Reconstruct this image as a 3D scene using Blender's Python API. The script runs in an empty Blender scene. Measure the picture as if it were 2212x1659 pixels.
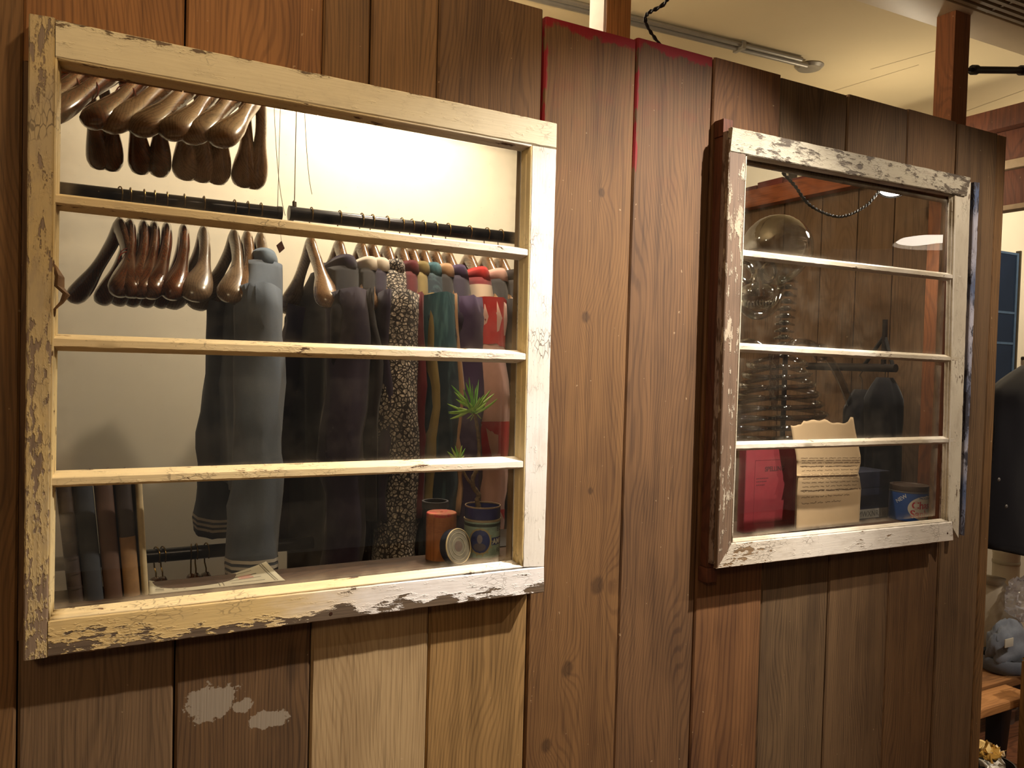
import bpy, bmesh, math, random
from mathutils import Vector, Matrix, noise
random.seed(7)
S = bpy.context.scene
COL = S.collection
# ------------------------------------------------------------------ camera
IW, IH, FPX = 2212.0, 1659.0, 1734.06
CAM = Vector((0.0604, -1.3824, 1.5317)); YAW, PITCH, ROLL = 0.5002, -0.0284, 0.0278
_f = Vector((math.sin(YAW)*math.cos(PITCH), math.cos(YAW)*math.cos(PITCH), math.sin(PITCH)))
_r0 = Vector((math.cos(YAW), -math.sin(YAW), 0)); _u0 = _r0.cross(_f)
_r = _r0*math.cos(ROLL)+_u0*math.sin(ROLL); _u = _u0*math.cos(ROLL)-_r0*math.sin(ROLL)
cd = bpy.data.cameras.new('camera'); cam = bpy.data.objects.new('camera', cd); COL.objects.link(cam)
cd.sensor_width = 36; cd.lens = FPX/IW*36; cd.clip_start = 0.02
cam.matrix_world = Matrix(((_r.x, _u.x, -_f.x, CAM.x), (_r.y, _u.y, -_f.y, CAM.y), (_r.z, _u.z, -_f.z, CAM.z), (0, 0, 0, 1)))
S.camera = cam
def ray(px, py): return _f + _r*((px-IW/2)/FPX) + _u*((IH/2-py)/FPX)
def P(px, py, Y=0.0):
    d = ray(px, py); return CAM + d*((Y-CAM.y)/d.y)
def PX(px, py, X):
    d = ray(px, py); return CAM + d*((X-CAM.x)/d.x)
def PZ(px, py, Z):
    d = ray(px, py); return CAM + d*((Z-CAM.z)/d.z)
def PXM(p): return (Vector(p)-CAM).dot(_f)/FPX          # metres per pixel at a point
# ------------------------------------------------------------------ light of the place
S.view_settings.view_transform = 'Standard'; S.view_settings.look = 'None'
S.view_settings.gamma = 1; S.view_settings.use_curve_mapping = False
S.view_settings.exposure = 0.0
cy = S.cycles; cy.max_bounces = 6; cy.diffuse_bounces = 3; cy.glossy_bounces = 3; cy.transmission_bounces = 4; cy.transparent_max_bounces = 14
cy.use_adaptive_sampling = True; cy.adaptive_threshold = .02; cy.caustics_reflective = False; cy.caustics_refractive = False
w = bpy.data.worlds.new('shop_air'); S.world = w; w.use_nodes = True
w.node_tree.nodes['Background'].inputs[0].default_value = (1.0, 0.84, 0.68, 1)
w.node_tree.nodes['Background'].inputs[1].default_value = 0.13
def lamp(name, kind, loc, energy, col, size=.1, target=None, angle=1.0, blend=.4):
    l = bpy.data.lights.new(name, kind); l.energy = energy; l.color = col
    if kind == 'AREA': l.size = size
    else: l.shadow_soft_size = size
    if kind == 'SPOT': l.spot_size = angle; l.spot_blend = blend
    o = bpy.data.objects.new(name, l); COL.objects.link(o); o.location = loc
    if target is not None: o.rotation_euler = (Vector(target)-Vector(loc)).to_track_quat('-Z', 'Y').to_euler()
    return o
WARM, NEUT = (1.0, .74, .46), (1.0, .87, .74)
lamp('track_spot_front', 'SPOT', (1.72, -.88, 2.66), 300, (1, .91, .80), .02, (1.0, -.02, 1.12), 1.15, .9)
lamp('track_spot_wide', 'SPOT', (2.45, -1.15, 2.66), 85, (1, .86, .70), .02, (1.95, 0, 1.05), 1.20, .5)
lamp('track_spot_warm', 'SPOT', (.55, -.85, 2.70), 26, WARM, .05, (.30, 0, 1.85), 1.7, .9)
lamp('booth_lamp', 'SPOT', (.98, .86, 2.58), 46, (1, .87, .68), .05, (.78, 1.12, 1.55), 2.6, .6)
lamp('far_room_fill', 'POINT', (4.3, .15, 2.45), 48, (1, .86, .66), .12)  # added fill without a fixture, brightens the room past the partition
lamp('side_gap_fill', 'POINT', (2.95, .75, 2.28), 8, (1, .86, .64), .06)  # added unseen light, lifts the cream wall above the booth side wall
lamp('bench_fill_spot', 'SPOT', (3.35, -.9, 2.6), 110, (1, .92, .82), .04, (3.5, .5, .45), .75, .5)  # added spot, brightens the goods on the bench from the front
lamp('booth_ceiling_lamp', 'POINT', (.95, .40, 2.44), 26, (1, .82, .60), .035)
lamp('left_warm_fill', 'POINT', (-.9, -2.4, 2.5), 48, WARM, .15)  # added warm fill from the left, evens out the frame's shaded sides

# ------------------------------------------------------------------ materials
def lin(c):
    if isinstance(c, str): c = tuple(int(c[i:i+2], 16)/255 for i in (0, 2, 4))
    return tuple(((x/12.92) if x <= .04045 else ((x+.055)/1.055)**2.4) for x in c[:3])+(1.0,)
class G:
    def __init__(s, name):
        s.m = bpy.data.materials.new(name); s.m.use_nodes = True; s.t = s.m.node_tree; s.t.nodes.clear()
        s.out = s.t.nodes.new('ShaderNodeOutputMaterial'); s._co = None
    def n(s, typ, ins=None, out=0, **kw):
        nd = s.t.nodes.new('ShaderNode'+typ)
        for k, v in kw.items(): setattr(nd, k, v)
        for k, v in (ins or {}).items():
            sk = nd.inputs[k]
            if isinstance(v, bpy.types.NodeSocket): s.t.links.new(v, sk)
            else: sk.default_value = v
        return nd.outputs[out]
    def co(s):
        if s._co is None:
            tc = s.t.nodes.new('ShaderNodeTexCoord'); oi = s.t.nodes.new('ShaderNodeObjectInfo')
            s._co = tc.outputs['Object']; s.rnd = oi.outputs['Random']; s.gen = tc.outputs['Generated']; s.uv = tc.outputs['UV']
        return s._co
    def math(s, op, a, b=0.0, c=0.0, clamp=False): return s.n('Math', {0: a, 1: b, 2: c}, operation=op, use_clamp=clamp)
    def sep(s, v):
        nd = s.t.nodes.new('ShaderNodeSeparateXYZ'); s.t.links.new(v, nd.inputs[0]); return nd.outputs
    def comb(s, x, y, z): return s.n('CombineXYZ', {0: x, 1: y, 2: z})
    def vmul(s, v, k): return s.n('VectorMath', {0: v, 1: k}, operation='MULTIPLY')
    def vadd(s, v, k): return s.n('VectorMath', {0: v, 1: k}, operation='ADD')
    def noise(s, v, sc, det=3, rough=.55, dist=0.0): return s.n('TexNoise', {'Vector': v, 'Scale': sc, 'Detail': det, 'Roughness': rough, 'Distortion': dist})
    def mr(s, v, a, b, c=0.0, d=1.0, smooth=True): return s.n('MapRange', {'Value': v, 'From Min': a, 'From Max': b, 'To Min': c, 'To Max': d}, interpolation_type='SMOOTHSTEP' if smooth else 'LINEAR')
    def mix(s, f, a, b, mode='MIX'):
        nd = s.t.nodes.new('ShaderNodeMix'); nd.data_type = 'RGBA'; nd.blend_type = mode
        for i, v in ((0, f), (6, a), (7, b)):
            if isinstance(v, bpy.types.NodeSocket): s.t.links.new(v, nd.inputs[i])
            else: nd.inputs[i].default_value = v
        return nd.outputs[2]
    def bump(s, h, st=.3, d=.002): return s.n('Bump', {'Height': h, 'Strength': st, 'Distance': d})
    def pbsdf(s, **k):
        nd = s.t.nodes.new('ShaderNodeBsdfPrincipled')
        for kk, v in k.items():
            sk = nd.inputs[kk.replace('_', ' ')]
            if isinstance(v, bpy.types.NodeSocket): s.t.links.new(v, sk)
            else: sk.default_value = v
        return nd.outputs[0]
    def done(s, sh):
        s.t.links.new(sh, s.out.inputs[0]); return s.m
def plain(name, col, rough=.6, metal=0.0, var=.12, scale=30, bump=.1, coat=0.0, spec=.5):
    g = G(name); co = g.co(); n = g.noise(co, scale, 3)
    c = lin(col); d = tuple(x*(1-2.2*var) for x in c[:3])+(1,)
    colr = g.mix(n, c, d)
    return g.done(g.pbsdf(Base_Color=colr, Roughness=rough, Metallic=metal, Normal=g.bump(n, bump, .001), Coat_Weight=coat, Specular_IOR_Level=spec))
def wood(name, light, dark, axis='Z', ring=40, rough=.72, knots=.5, bump=.35, red=None, patch=None, coat=0.0, contrast=1.0, kn=()):
    g = G(name); co = g.co(); r = g.rnd
    X, Y, Z = g.sep(co)
    a = {'X': (Z, Y, X), 'Y': (X, Z, Y), 'Z': (X, Y, Z)}[axis]
    v = g.vadd(g.comb(*a), g.comb(g.math('MULTIPLY', r, 3.1), g.math('MULTIPLY', r, 1.7), g.math('MULTIPLY', r, 29.0)))
    low = g.noise(g.vmul(v, (2.2, 2.2, .55)), 2.0, 2)
    kv = g.n('TexVoronoi', {'Vector': g.vmul(v, (4.2, .6, 1.6)), 'Scale': 1.0}, out=0)
    knv = g.mr(kv, .0, .30, knots, 0.0)
    rad = g.math('ADD', g.math('MULTIPLY', low, .22), g.math('MULTIPLY', knv, .05))
    kcore = None
    for (kx, kz, kr) in kn:                              # knots at given places: (x, z, radius)
        dx = g.math('DIVIDE', g.math('SUBTRACT', X, kx), kr); dz = g.math('DIVIDE', g.math('SUBTRACT', Z, kz), kr*1.25)
        dd_ = g.math('SQRT', g.math('ADD', g.math('MULTIPLY', dx, dx), g.math('MULTIPLY', dz, dz)))
        rad = g.math('ADD', rad, g.math('MULTIPLY', g.math('EXPONENT', g.math('MULTIPLY', dd_, -.38)), kr*3.2))
        kc = g.mr(g.math('ADD', dd_, g.math('MULTIPLY', g.noise(co, 60, 3), .5)), .75, 1.3, 1, 0); kcore = kc if kcore is None else g.math('MAXIMUM', kcore, kc)
    vx, vy, vz = g.sep(v)
    rv = g.comb(g.math('ADD', vx, rad), g.math('ADD', vy, rad), g.math('MULTIPLY', vz, .03))
    rings = g.n('TexWave', {'Vector': rv, 'Scale': ring, 'Distortion': 1.6, 'Detail': 2.0, 'Detail Scale': 2.2}, out=1, wave_type='BANDS', bands_direction='X', wave_profile='SIN')
    grain = g.noise(g.vmul(v, (260, 260, 7)), 1.0, 2, .6)
    streak = g.noise(g.vmul(v, (34, 34, 1.1)), 1.0, 2, .6)
    blot = g.noise(g.vmul(v, (5, 5, 2.4)), 1.3, 3, .6)
    f = g.math('ADD', g.math('MULTIPLY', g.mr(rings, .50, 1.0), .34*contrast), g.math('MULTIPLY', g.mr(streak, .35, .75), .38*contrast))
    f = g.math('ADD', f, g.math('MULTIPLY', g.mr(blot, .42, .72), .34), clamp=True)
    c = g.mix(f, lin(light), lin(dark))
    c = g.mix(g.math('MULTIPLY', g.mr(grain, .5, .72), .45), c, tuple(x*.45 for x in lin(dark)[:3])+(1,))
    core = g.mr(kv, .03, .085, 1.0, 0.0)
    c = g.mix(g.math('MULTIPLY', core, min(1, knots*1.4)), c, tuple(x*.32 for x in lin(dark)[:3])+(1,))
    if kcore is not None: c = g.mix(g.math('MULTIPLY', kcore, .55), c, tuple(x*.30 for x in lin(dark)[:3])+(1,))
    spk = g.mr(g.noise(v, 70, 2), .74, .78)
    c = g.mix(g.math('MULTIPLY', spk, .45), c, lin('b39a78'))
    roughs = rough
    if red:      # old red paint left along plank edges: (z of the top, width)
        zt, wd = red
        nz = g.noise(co, 16, 5, .65); nl = g.noise(g.vmul(co, (8, 8, 2.4)), 3, 3)
        top = g.mr(g.math('ADD', Z, g.math('MULTIPLY', g.math('SUBTRACT', nz, .5), .09)), zt-.022, zt-.012)
        lf = g.mr(g.math('ADD', X, g.math('MULTIPLY', g.math('SUBTRACT', nl, .40), .10)), .009, .013, 1.0, 0.0)
        lf = g.math('MULTIPLY', lf, g.mr(Z, zt-.36, zt-.22))
        haze = g.math('MULTIPLY', g.mr(Z, zt-.40, zt-.1), g.mr(nz, .45, .75, 0, .16))
        k = g.math('MAXIMUM', g.math('MAXIMUM', top, lf), haze, clamp=True)
        c = g.mix(k, c, lin('7e1219'))
    if patch:    # a pale torn scrap stuck to the plank: list of (x, z, rx, rz)
        tot = None; nz = g.noise(co, 34, 5, .75); nz2 = g.noise(co, 9, 3)
        for (x, z, rx, rz) in patch:
            dx = g.math('DIVIDE', g.math('SUBTRACT', X, x), rx); dz = g.math('DIVIDE', g.math('SUBTRACT', Z, z), rz)
            d = g.math('POWER', g.math('ADD', g.math('POWER', g.math('ABSOLUTE', dx), 2.6), g.math('POWER', g.math('ABSOLUTE', dz), 2.6)), .4)
            d = g.math('ADD', d, g.math('ADD', g.math('MULTIPLY', g.math('SUBTRACT', nz, .5), 1.9), g.math('MULTIPLY', g.math('SUBTRACT', nz2, .5), 1.2)))
            k = g.mr(d, .86, .93, .82, 0.0)
            tot = k if tot is None else g.math('MAXIMUM', tot, k)
        c = g.mix(tot, c, lin('8d8272'))
    h = grain
    return g.done(g.pbsdf(Base_Color=c, Roughness=roughs, Normal=g.bump(h, bump, .0022), Coat_Weight=coat, Coat_Roughness=.2, Specular_IOR_Level=.35))
def peel(name, pa, pb, under, axis='X', amt=.42, soft=.02, crack=.4, grad=None, edge=None, tone=.25, rough=.55):
    """old flaking paint. pa->pb paint colours (grad=(axis,x0,x1) turns one into the other), edge=(axis,v0,v1,bias): more bare wood there"""
    g = G(name); co = g.co(); X, Y, Z = g.sep(co); ax = {'X': X, 'Y': Y, 'Z': Z}
    k = {'X': (.34, 1, 1), 'Z': (1, 1, .34)}[axis]
    st = g.vmul(co, k)
    n1 = g.noise(st, 48, 5, .66); n2 = g.noise(st, 190, 2, .6); n3 = g.noise(co, 4.5, 1)
    m = g.math('ADD', g.math('ADD', g.math('MULTIPLY', n1, .62), g.math('MULTIPLY', n2, .16)), g.math('MULTIPLY', n3, .22))
    for e in (edge or []):
        m = g.math('ADD', m, g.math('MULTIPLY', g.mr(ax[e[0]], e[1], e[2]), e[3]))
    mask = g.mr(m, amt-soft, amt+soft)
    vor = g.n('TexVoronoi', {'Vector': g.vadd(g.vmul(st, (1, 1, 1)), g.vmul(g.n('TexNoise', {'Vector': st, 'Scale': 60.0}, out=1), (.012, .012, .012))), 'Scale': 150.0}, feature='DISTANCE_TO_EDGE')
    ck = g.math('MULTIPLY', g.mr(vor, .03, .07, 1, 0), g.mr(g.noise(co, 11, 2), .52, .66))
    lift = g.mr(m, amt+soft, amt+soft+.05)                     # flake rims
    if grad: base = g.mix(g.mr(g.math('ADD', ax[grad[0]], g.math('MULTIPLY', g.math('SUBTRACT', n1, .5), .22)), grad[1], grad[2]), lin(pa), lin(pb))
    else: base = g.mix(g.mr(n3, .42, .60), lin(pa), lin(pb))
    mott = g.noise(st, 45, 3, .7)
    paint = g.mix(g.math('MULTIPLY', g.mr(mott, .45, .75), tone), base, lin('8f8170'))
    spk = g.mr(g.noise(co, 240, 2), .68, .73)
    paint = g.mix(g.math('MULTIPLY', spk, .35), paint, lin('5b4c3c'))
    gr = g.noise(g.vmul(co, (9, 260, 260) if axis == 'X' else (260, 260, 9)), 1, 2)
    wd = g.mix(g.mr(gr, .35, .7), lin(under), tuple(x*.66 for x in lin(under)[:3])+(1,))
    c = g.mix(mask, wd, paint)
    c = g.mix(g.math('MULTIPLY', g.math('MULTIPLY', ck, crack), mask), c, lin('4e4134'))
    h = g.math('ADD', g.math('MULTIPLY', mask, .8), g.math('ADD', g.math('MULTIPLY', lift, -.25), g.math('MULTIPLY', gr, .22)))
    return g.done(g.pbsdf(Base_Color=c, Roughness=rough, Normal=g.bump(h, .75, .0022), Specular_IOR_Level=.4))
def glass(name, dust=.05, edge=.5, rough=.0, tint=(.93, .94, .92, 1)):
    g = G(name); co = g.co(); gx, gy, gz = g.sep(g.gen)
    ln = g.n('LayerWeight', {'Blend': .5}, out='Fresnel')
    bf = g.n('NewGeometry', out='Backfacing')
    fr = g.n('Fresnel', {'IOR': g.mr(bf, 0, 1, 1.5, 1/1.5, smooth=False)})
    base = g.n('BsdfTransparent', {'Color': tint})
    gl = g.n('BsdfGlossy', {'Color': (1, 1, 1, 1), 'Roughness': rough})
    s = g.n('MixShader', {0: fr, 1: base, 2: gl})
    n = g.noise(co, 12, 3, .65); n2 = g.noise(g.vmul(co, (1, 1, 1)), 260, 2)
    eb = g.mr(gz, .0, .11, 1, 0); et = g.mr(gz, .93, 1, 0, .5); el = g.mr(gx, .0, .05, .4, 0); er = g.mr(gx, .95, 1, 0, .6)
    e = g.math('ADD', g.math('ADD', g.math('POWER', eb, 2.0), et), g.math('ADD', el, er))
    d = g.math('ADD', g.math('MULTIPLY', g.mr(n, .35, .8), dust), g.math('MULTIPLY', g.math('MULTIPLY', e, edge), g.mr(n, .25, .7)))
    d = g.math('ADD', d, g.math('MULTIPLY', g.mr(n2, .70, .76), dust*2.2), clamp=True)
    df = g.n('BsdfDiffuse', {'Color': lin('b9ab94')})
    return g.done(g.n('MixShader', {0: d, 1: s, 2: df}))
def shell(name, tint=(.90, .90, .90, 1), ior=1.42, rough=.04, gloss=.75):      # thin clear plastic
    g = G(name); co = g.co()
    n = g.noise(co, 40, 2); nr = g.bump(n, .25, .004)
    fr = g.n('LayerWeight', {'Blend': .28, 'Normal': nr}, out='Facing')
    t = g.n('BsdfTransparent', {'Color': tint})
    gl = g.n('BsdfGlossy', {'Color': (1, 1, 1, 1), 'Roughness': rough, 'Normal': nr})
    return g.done(g.n('MixShader', {0: g.math('MULTIPLY', fr, gloss, clamp=True), 1: t, 2: gl}))
def cloth(name, col, var=.25, scale=700, rough=.9, fade=None, pat=None):
    g = G(name); co = g.co()
    wv = g.noise(co, scale, 2); bl = g.noise(g.vmul(co, (1, 1, .5)), 9, 4)
    c = lin(col); d = tuple(x*.55 for x in c[:3])+(1,)
    cc = g.mix(g.mr(bl, .3, .75, 0, .6), c, d)
    if fade: X, Y, Z = g.sep(co); cc = g.mix(g.mr(g.noise(g.vmul(co, (60, 60, 4)), 1, 2), .45, .75), cc, lin(fade))
    if pat == 'floral':
        v = g.n('TexVoronoi', {'Vector': co, 'Scale': 95.0}, feature='DISTANCE_TO_EDGE'); v2 = g.n('TexVoronoi', {'Vector': co, 'Scale': 150.0})
        k = g.math('MULTIPLY', g.mr(v, .09, .16), g.mr(v2, .30, .48, 1, .35))
        cc = g.mix(k, lin('2a2422'), lin('c9bdb0'))
    if pat == 'check':
        X, Y, Z = g.sep(co); k = g.math('MULTIPLY', g.mr(g.math('SINE', g.math('MULTIPLY', Z, 60)), .0, .1), .9)
        cc = g.mix(k, lin(col), lin('b3a08c'))
    cc = g.mix(g.math('MULTIPLY', wv, var), cc, (0, 0, 0, 1))
    return g.done(g.pbsdf(Base_Color=cc, Roughness=rough, Normal=g.bump(wv, .25, .0008), Sheen_Weight=.12, Specular_IOR_Level=.15))
def emit(name, col, st):
    g = G(name); return g.done(g.n('Emission', {'Color': lin(col), 'Strength': st}))

M = {}
M['cream'] = plain('cream_plaster', 'e6decb', .85, var=.05, scale=6, bump=.12)
M['ceil'] = plain('ceiling_paint', 'cbb991', .9, var=.05, scale=4, bump=.08)
M['floor'] = wood('floor_boards', '7a4a2e', '3e2416', 'X', rough=.5, knots=.2)
M['steel_black'] = plain('black_pipe', '1d1d22', .28, .75, .15, 60, .05)
M['brass'] = plain('brass_wire', '7c6538', .3, 1, .2, 90, .05)
M['wire'] = plain('steel_wire', '6e655a', .4, .8, .1, 90, .02)
M['hang'] = wood('hanger_wood', '8a6a4c', '4a3020', 'Y', ring=60, rough=.25, knots=0, bump=.06, coat=.6)
M['hang_dark'] = wood('hanger_wood_dark', '6b3a1c', '30180c', 'Y', ring=60, rough=.2, knots=0, bump=.05, coat=.8)
M['hang_grey'] = wood('hanger_wood_grey', '7d6750', '45352a', 'Y', ring=60, rough=.3, knots=0, bump=.08, coat=.5)
M['dark'] = plain('dark_metal', '241a14', .5, .5, .2, 60)
M['black'] = cloth('black_cloth', '141216', .2)
M['paper'] = plain('old_paper', 'bda07a', .9, var=.10, scale=18, bump=.25)
M['ink'] = plain('brown_ink', '6b5030', .9, var=.1)
M['news'] = plain('newsprint', 'a39a82', .9, var=.06, scale=20)
M['newsink'] = plain('news_ink', '5d564a', .9)
M['clear'] = shell('clear_plastic', (.66, .66, .64, 1))
M['cord'] = plain('cord_cloth', '15100d', .8, var=.2, scale=200, bump=.4)
M['nail'] = plain('rusty_nail', '4a2a18', .7, .5, .3, 200)

# ------------------------------------------------------------------ mesh helpers
ORG = {}
class MB:
    def __init__(s): s.v = []; s.f = []
    def add(s, vs, fs):
        o = len(s.v); s.v += [Vector(v) for v in vs]; s.f += [tuple(i+o for i in f) for f in fs]; return s
    def hexa(s, p): return s.add(p, [(0, 3, 2, 1), (4, 5, 6, 7), (0, 1, 5, 4), (1, 2, 6, 5), (2, 3, 7, 6), (3, 0, 4, 7)])
    def box(s, x0, x1, y0, y1, z0, z1): return s.hexa([(x0, y0, z0), (x1, y0, z0), (x1, y1, z0), (x0, y1, z0), (x0, y0, z1), (x1, y0, z1), (x1, y1, z1), (x0, y1, z1)])
    def loft(s, rings, cap=True, closed=True):
        n = len(rings[0]); vs = [p for r in rings for p in r]; fs = []
        for i in range(len(rings)-1):
            for j in range(n if closed else n-1):
                k = (j+1) % n; fs.append((i*n+j, i*n+k, (i+1)*n+k, (i+1)*n+j))
        if cap: fs.append(tuple(range(n-1, -1, -1))); fs.append(tuple((len(rings)-1)*n+j for j in range(n)))
        return s.add(vs, fs)
    def tube(s, path, r, n=10, cap=True, flat=1.0, up=(0, 0, 1)):
        path = [Vector(p) for p in path]; rs = r if isinstance(r, (list, tuple)) else [r]*len(path); rings = []; side = None
        for i, p in enumerate(path):
            t = (path[min(i+1, len(path)-1)]-path[max(i-1, 0)]).normalized()
            a = t.cross(Vector(up)) if side is None else side-t*side.dot(t)
            if a.length < 1e-4: a = t.orthogonal()
            a.normalize(); side = a; b = a.cross(t).normalized()
            rings.append([p+(a*math.cos(2*math.pi*j/n)*rs[i]*flat)+b*math.sin(2*math.pi*j/n)*rs[i] for j in range(n)])
        return s.loft(rings, cap)
    def lathe(s, prof, c=(0, 0, 0), n=32, mtx=None, cap=False):
        c = Vector(c); rings = []
        for (r, z) in prof:
            ring = [Vector((r*math.cos(2*math.pi*j/n), r*math.sin(2*math.pi*j/n), z)) for j in range(n)]
            rings.append([c+((mtx @ q) if mtx else q) for q in ring])
        return s.loft(rings, cap)
    def grid(s, rows):
        n = len(rows[0]); vs = [p for r in rows for p in r]
        return s.add(vs, [(i*n+j, i*n+j+1, (i+1)*n+j+1, (i+1)*n+j) for i in range(len(rows)-1) for j in range(n-1)])
    def xf(s, m): s.v = [m @ v for v in s.v]; return s
    def build(s, name, mat, parent=None, smooth=True, bevel=0, seg=2, loc=None, ang=35, solid=0, sub=0, rel=True, kind=None):
        off = ORG.get(parent.name, Vector((0, 0, 0))) if (parent is not None and rel) else Vector((0, 0, 0))
        base = Vector(loc) if loc is not None else off
        me = bpy.data.meshes.new(name); me.from_pydata([v-base for v in s.v], [], s.f); me.validate()
        bm = bmesh.new(); bm.from_mesh(me)
        if not any(len(f.verts) == 0 for f in bm.faces): bmesh.ops.recalc_face_normals(bm, faces=bm.faces)
        if bevel: bmesh.ops.bevel(bm, geom=[e for e in bm.edges if e.is_manifold and e.calc_face_angle(0) > .6], offset=bevel, segments=seg, affect='EDGES', profile=.6, clamp_overlap=True)
        bm.to_mesh(me); bm.free()
        if smooth: me.shade_smooth(); me.set_sharp_from_angle(angle=math.radians(ang))
        o = bpy.data.objects.new(name, me); COL.objects.link(o); me.materials.append(mat)
        o.location = base-off; ORG[o.name] = base
        if parent is not None: o.parent = parent
        if solid: md = o.modifiers.new('thickness', 'SOLIDIFY'); md.thickness = solid; md.offset = 0
        if sub: md = o.modifiers.new('subdivision', 'SUBSURF'); md.levels = sub; md.render_levels = sub
        if kind: o['kind'] = kind
        return o
def tag(o, label, cat, group=None, kind=None):
    o['label'] = label; o['category'] = cat
    if group: o['group'] = group
    if kind: o['kind'] = kind
    return o
def thing(name, label, cat, loc=(0, 0, 0), group=None, kind=None):
    o = bpy.data.objects.new(name, None); COL.objects.link(o); o.location = loc; ORG[o.name] = Vector(loc); o.empty_display_size = .05
    return tag(o, label, cat, group, kind)
def dup(root, loc, rotz, label, group=None, sc=None):
    r = root.copy(); COL.objects.link(r); r.location = loc; r.rotation_euler = (0, 0, rotz); r['label'] = label
    if group: r['group'] = group
    if sc: r.scale = (sc, sc, sc)
    for ch in root.children:
        c = ch.copy(); COL.objects.link(c); c.parent = r
        for g_ in ch.children:
            d = g_.copy(); COL.objects.link(d); d.parent = c
    return r
def nz(p, s, k=0.0): return noise.noise(Vector(p)*s+Vector((k, k*1.7, k*.3)))
def lerp(a, b, t): return a+(b-a)*t
def text_mesh(txt, size, bold=0.0, align='CENTER'):
    cu = bpy.data.curves.new('lettering', 'FONT'); cu.body = txt; cu.size = size; cu.align_x = align; cu.offset = bold
    ob = bpy.data.objects.new('lettering', cu); COL.objects.link(ob)
    bpy.context.view_layer.update(); dg = bpy.context.evaluated_depsgraph_get()
    me = ob.evaluated_get(dg).to_mesh()
    vs = [v.co.copy() for v in me.vertices]; fs = [tuple(p.vertices) for p in me.polygons]
    ob.evaluated_get(dg).to_mesh_clear(); bpy.data.objects.remove(ob); bpy.data.curves.remove(cu)
    return vs, fs
def ribbon(mb, pts, wdt, nrm):
    """flat ink line along pts on a surface with normal nrm"""
    nrm = Vector(nrm)
    for a, b in zip(pts[:-1], pts[1:]):
        d = (b-a)
        if d.length < 1e-6: continue
        s = d.cross(nrm).normalized()*wdt*.5
        mb.add([a-s, b-s, b+s, a+s], [(0, 1, 2, 3)])
# ================================================================== the setting
XW = 2.40            # plane of the booth's side wall
ZSB = 1.112
ZS = 1.135           # top of the inner shelf under the windows
# openings in the plank wall (X0, X1, Z0, Z1)
OPA = (.026, .826, 1.095, 1.950); OPB = (1.362, 2.175, 1.078, 2.005)
struct = lambda name, label, loc=(0, 0, 0): thing(name, label, 'wall' if 'wall' in name else name.split('_')[0], loc, kind='structure')

fl = MB().box(-4, 7, -5, 6, -.05, 0).build('floor', M['floor'], smooth=False); tag(fl, 'reddish brown wooden floor of the shop', 'floor', kind='structure')
ZC = 2.74
cl = MB().box(-4, 7, -5, 6, ZC, ZC+.05).build('ceiling', M['ceil'], smooth=False); tag(cl, 'cream painted flat ceiling with faint panel seams', 'ceiling', kind='structure')
wb = MB().box(-2.2, 2.9, 1.25, 1.30, 0, ZC).build('wall_back', M['cream'], smooth=False); tag(wb, 'cream plaster wall behind the hanging clothes', 'wall', kind='structure')

KN5 = [(.166, 1.064, .020), (.147, 1.886, .010), (.116, 1.627, .012), (.051, .746, .015), (.097, .897, .017), (.141, 1.266, .008)]
WOODS = {
 'orange': wood('plank_orange', '9a6b3e', '654224', knots=.35, contrast=1.0),
 'orange2': wood('plank_brown', '7a5935', '4b351d', knots=.4),
 'mid': wood('plank_mid', '6d5032', '402b1a', knots=.55),
 'mid2': wood('plank_midgrey', '675036', '3b2c1d', knots=.45),
 'knotty': wood('plank_knotty', '714d2d', '422816', knots=.9, ring=22),
 'greybrown': wood('plank_greybrown', '6c5338', '402e1e', knots=.3),
 'pinkish': wood('plank_pinkish', '6f573d', '3d2e20', knots=.2, contrast=.8),
 'pale': wood('plank_pale', 'a58c66', '745a3c', knots=.25, contrast=.7),
 'yellow': wood('plank_yellow', '917145', '5d4526', knots=.2, ring=34, contrast=1.1),
 'patch': wood('plank_scrap', '654b30', '362618', knots=.3, patch=[(.055, .957, .050, .036), (.105, .938, .020, .014), (.150, .907, .036, .016)]),
 'red1': wood('plank_red_edge', '71512f', '452c18', knots=.15, kn=KN5, red=(2.213, .2)),
 'red2': wood('plank_red_top', '6a4c30', '3d291a', knots=.4, red=(2.220, .2)),
 'side': wood('side_plank', '735940', '4a3722', knots=.3, contrast=.6),
 'beam': wood('orange_beam', '94512a', '5c2c14', 'Y', knots=.15, contrast=.7),
 'post': wood('orange_post', 'a5703c', '6d4320', knots=.15, contrast=.8),
 'postdark2': wood('brown_post', '7c4a26', '4a2a15', knots=.15, contrast=.8),
 'postdark': wood('dark_post', '5e3420', '351c11', knots=.15, contrast=.8),
 'redbeam': wood('red_beam', '6d2c22', '401610', 'Y', knots=.1),
 'jamb': wood('jamb_wood', '643a27', '3a2117', knots=.15),
 'sill': wood('sill_wood', '4a3424', '2a1c12', 'X', knots=.2),
}
wf = struct('wall_front', 'rough reclaimed plank partition wall carrying both old windows')
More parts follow.
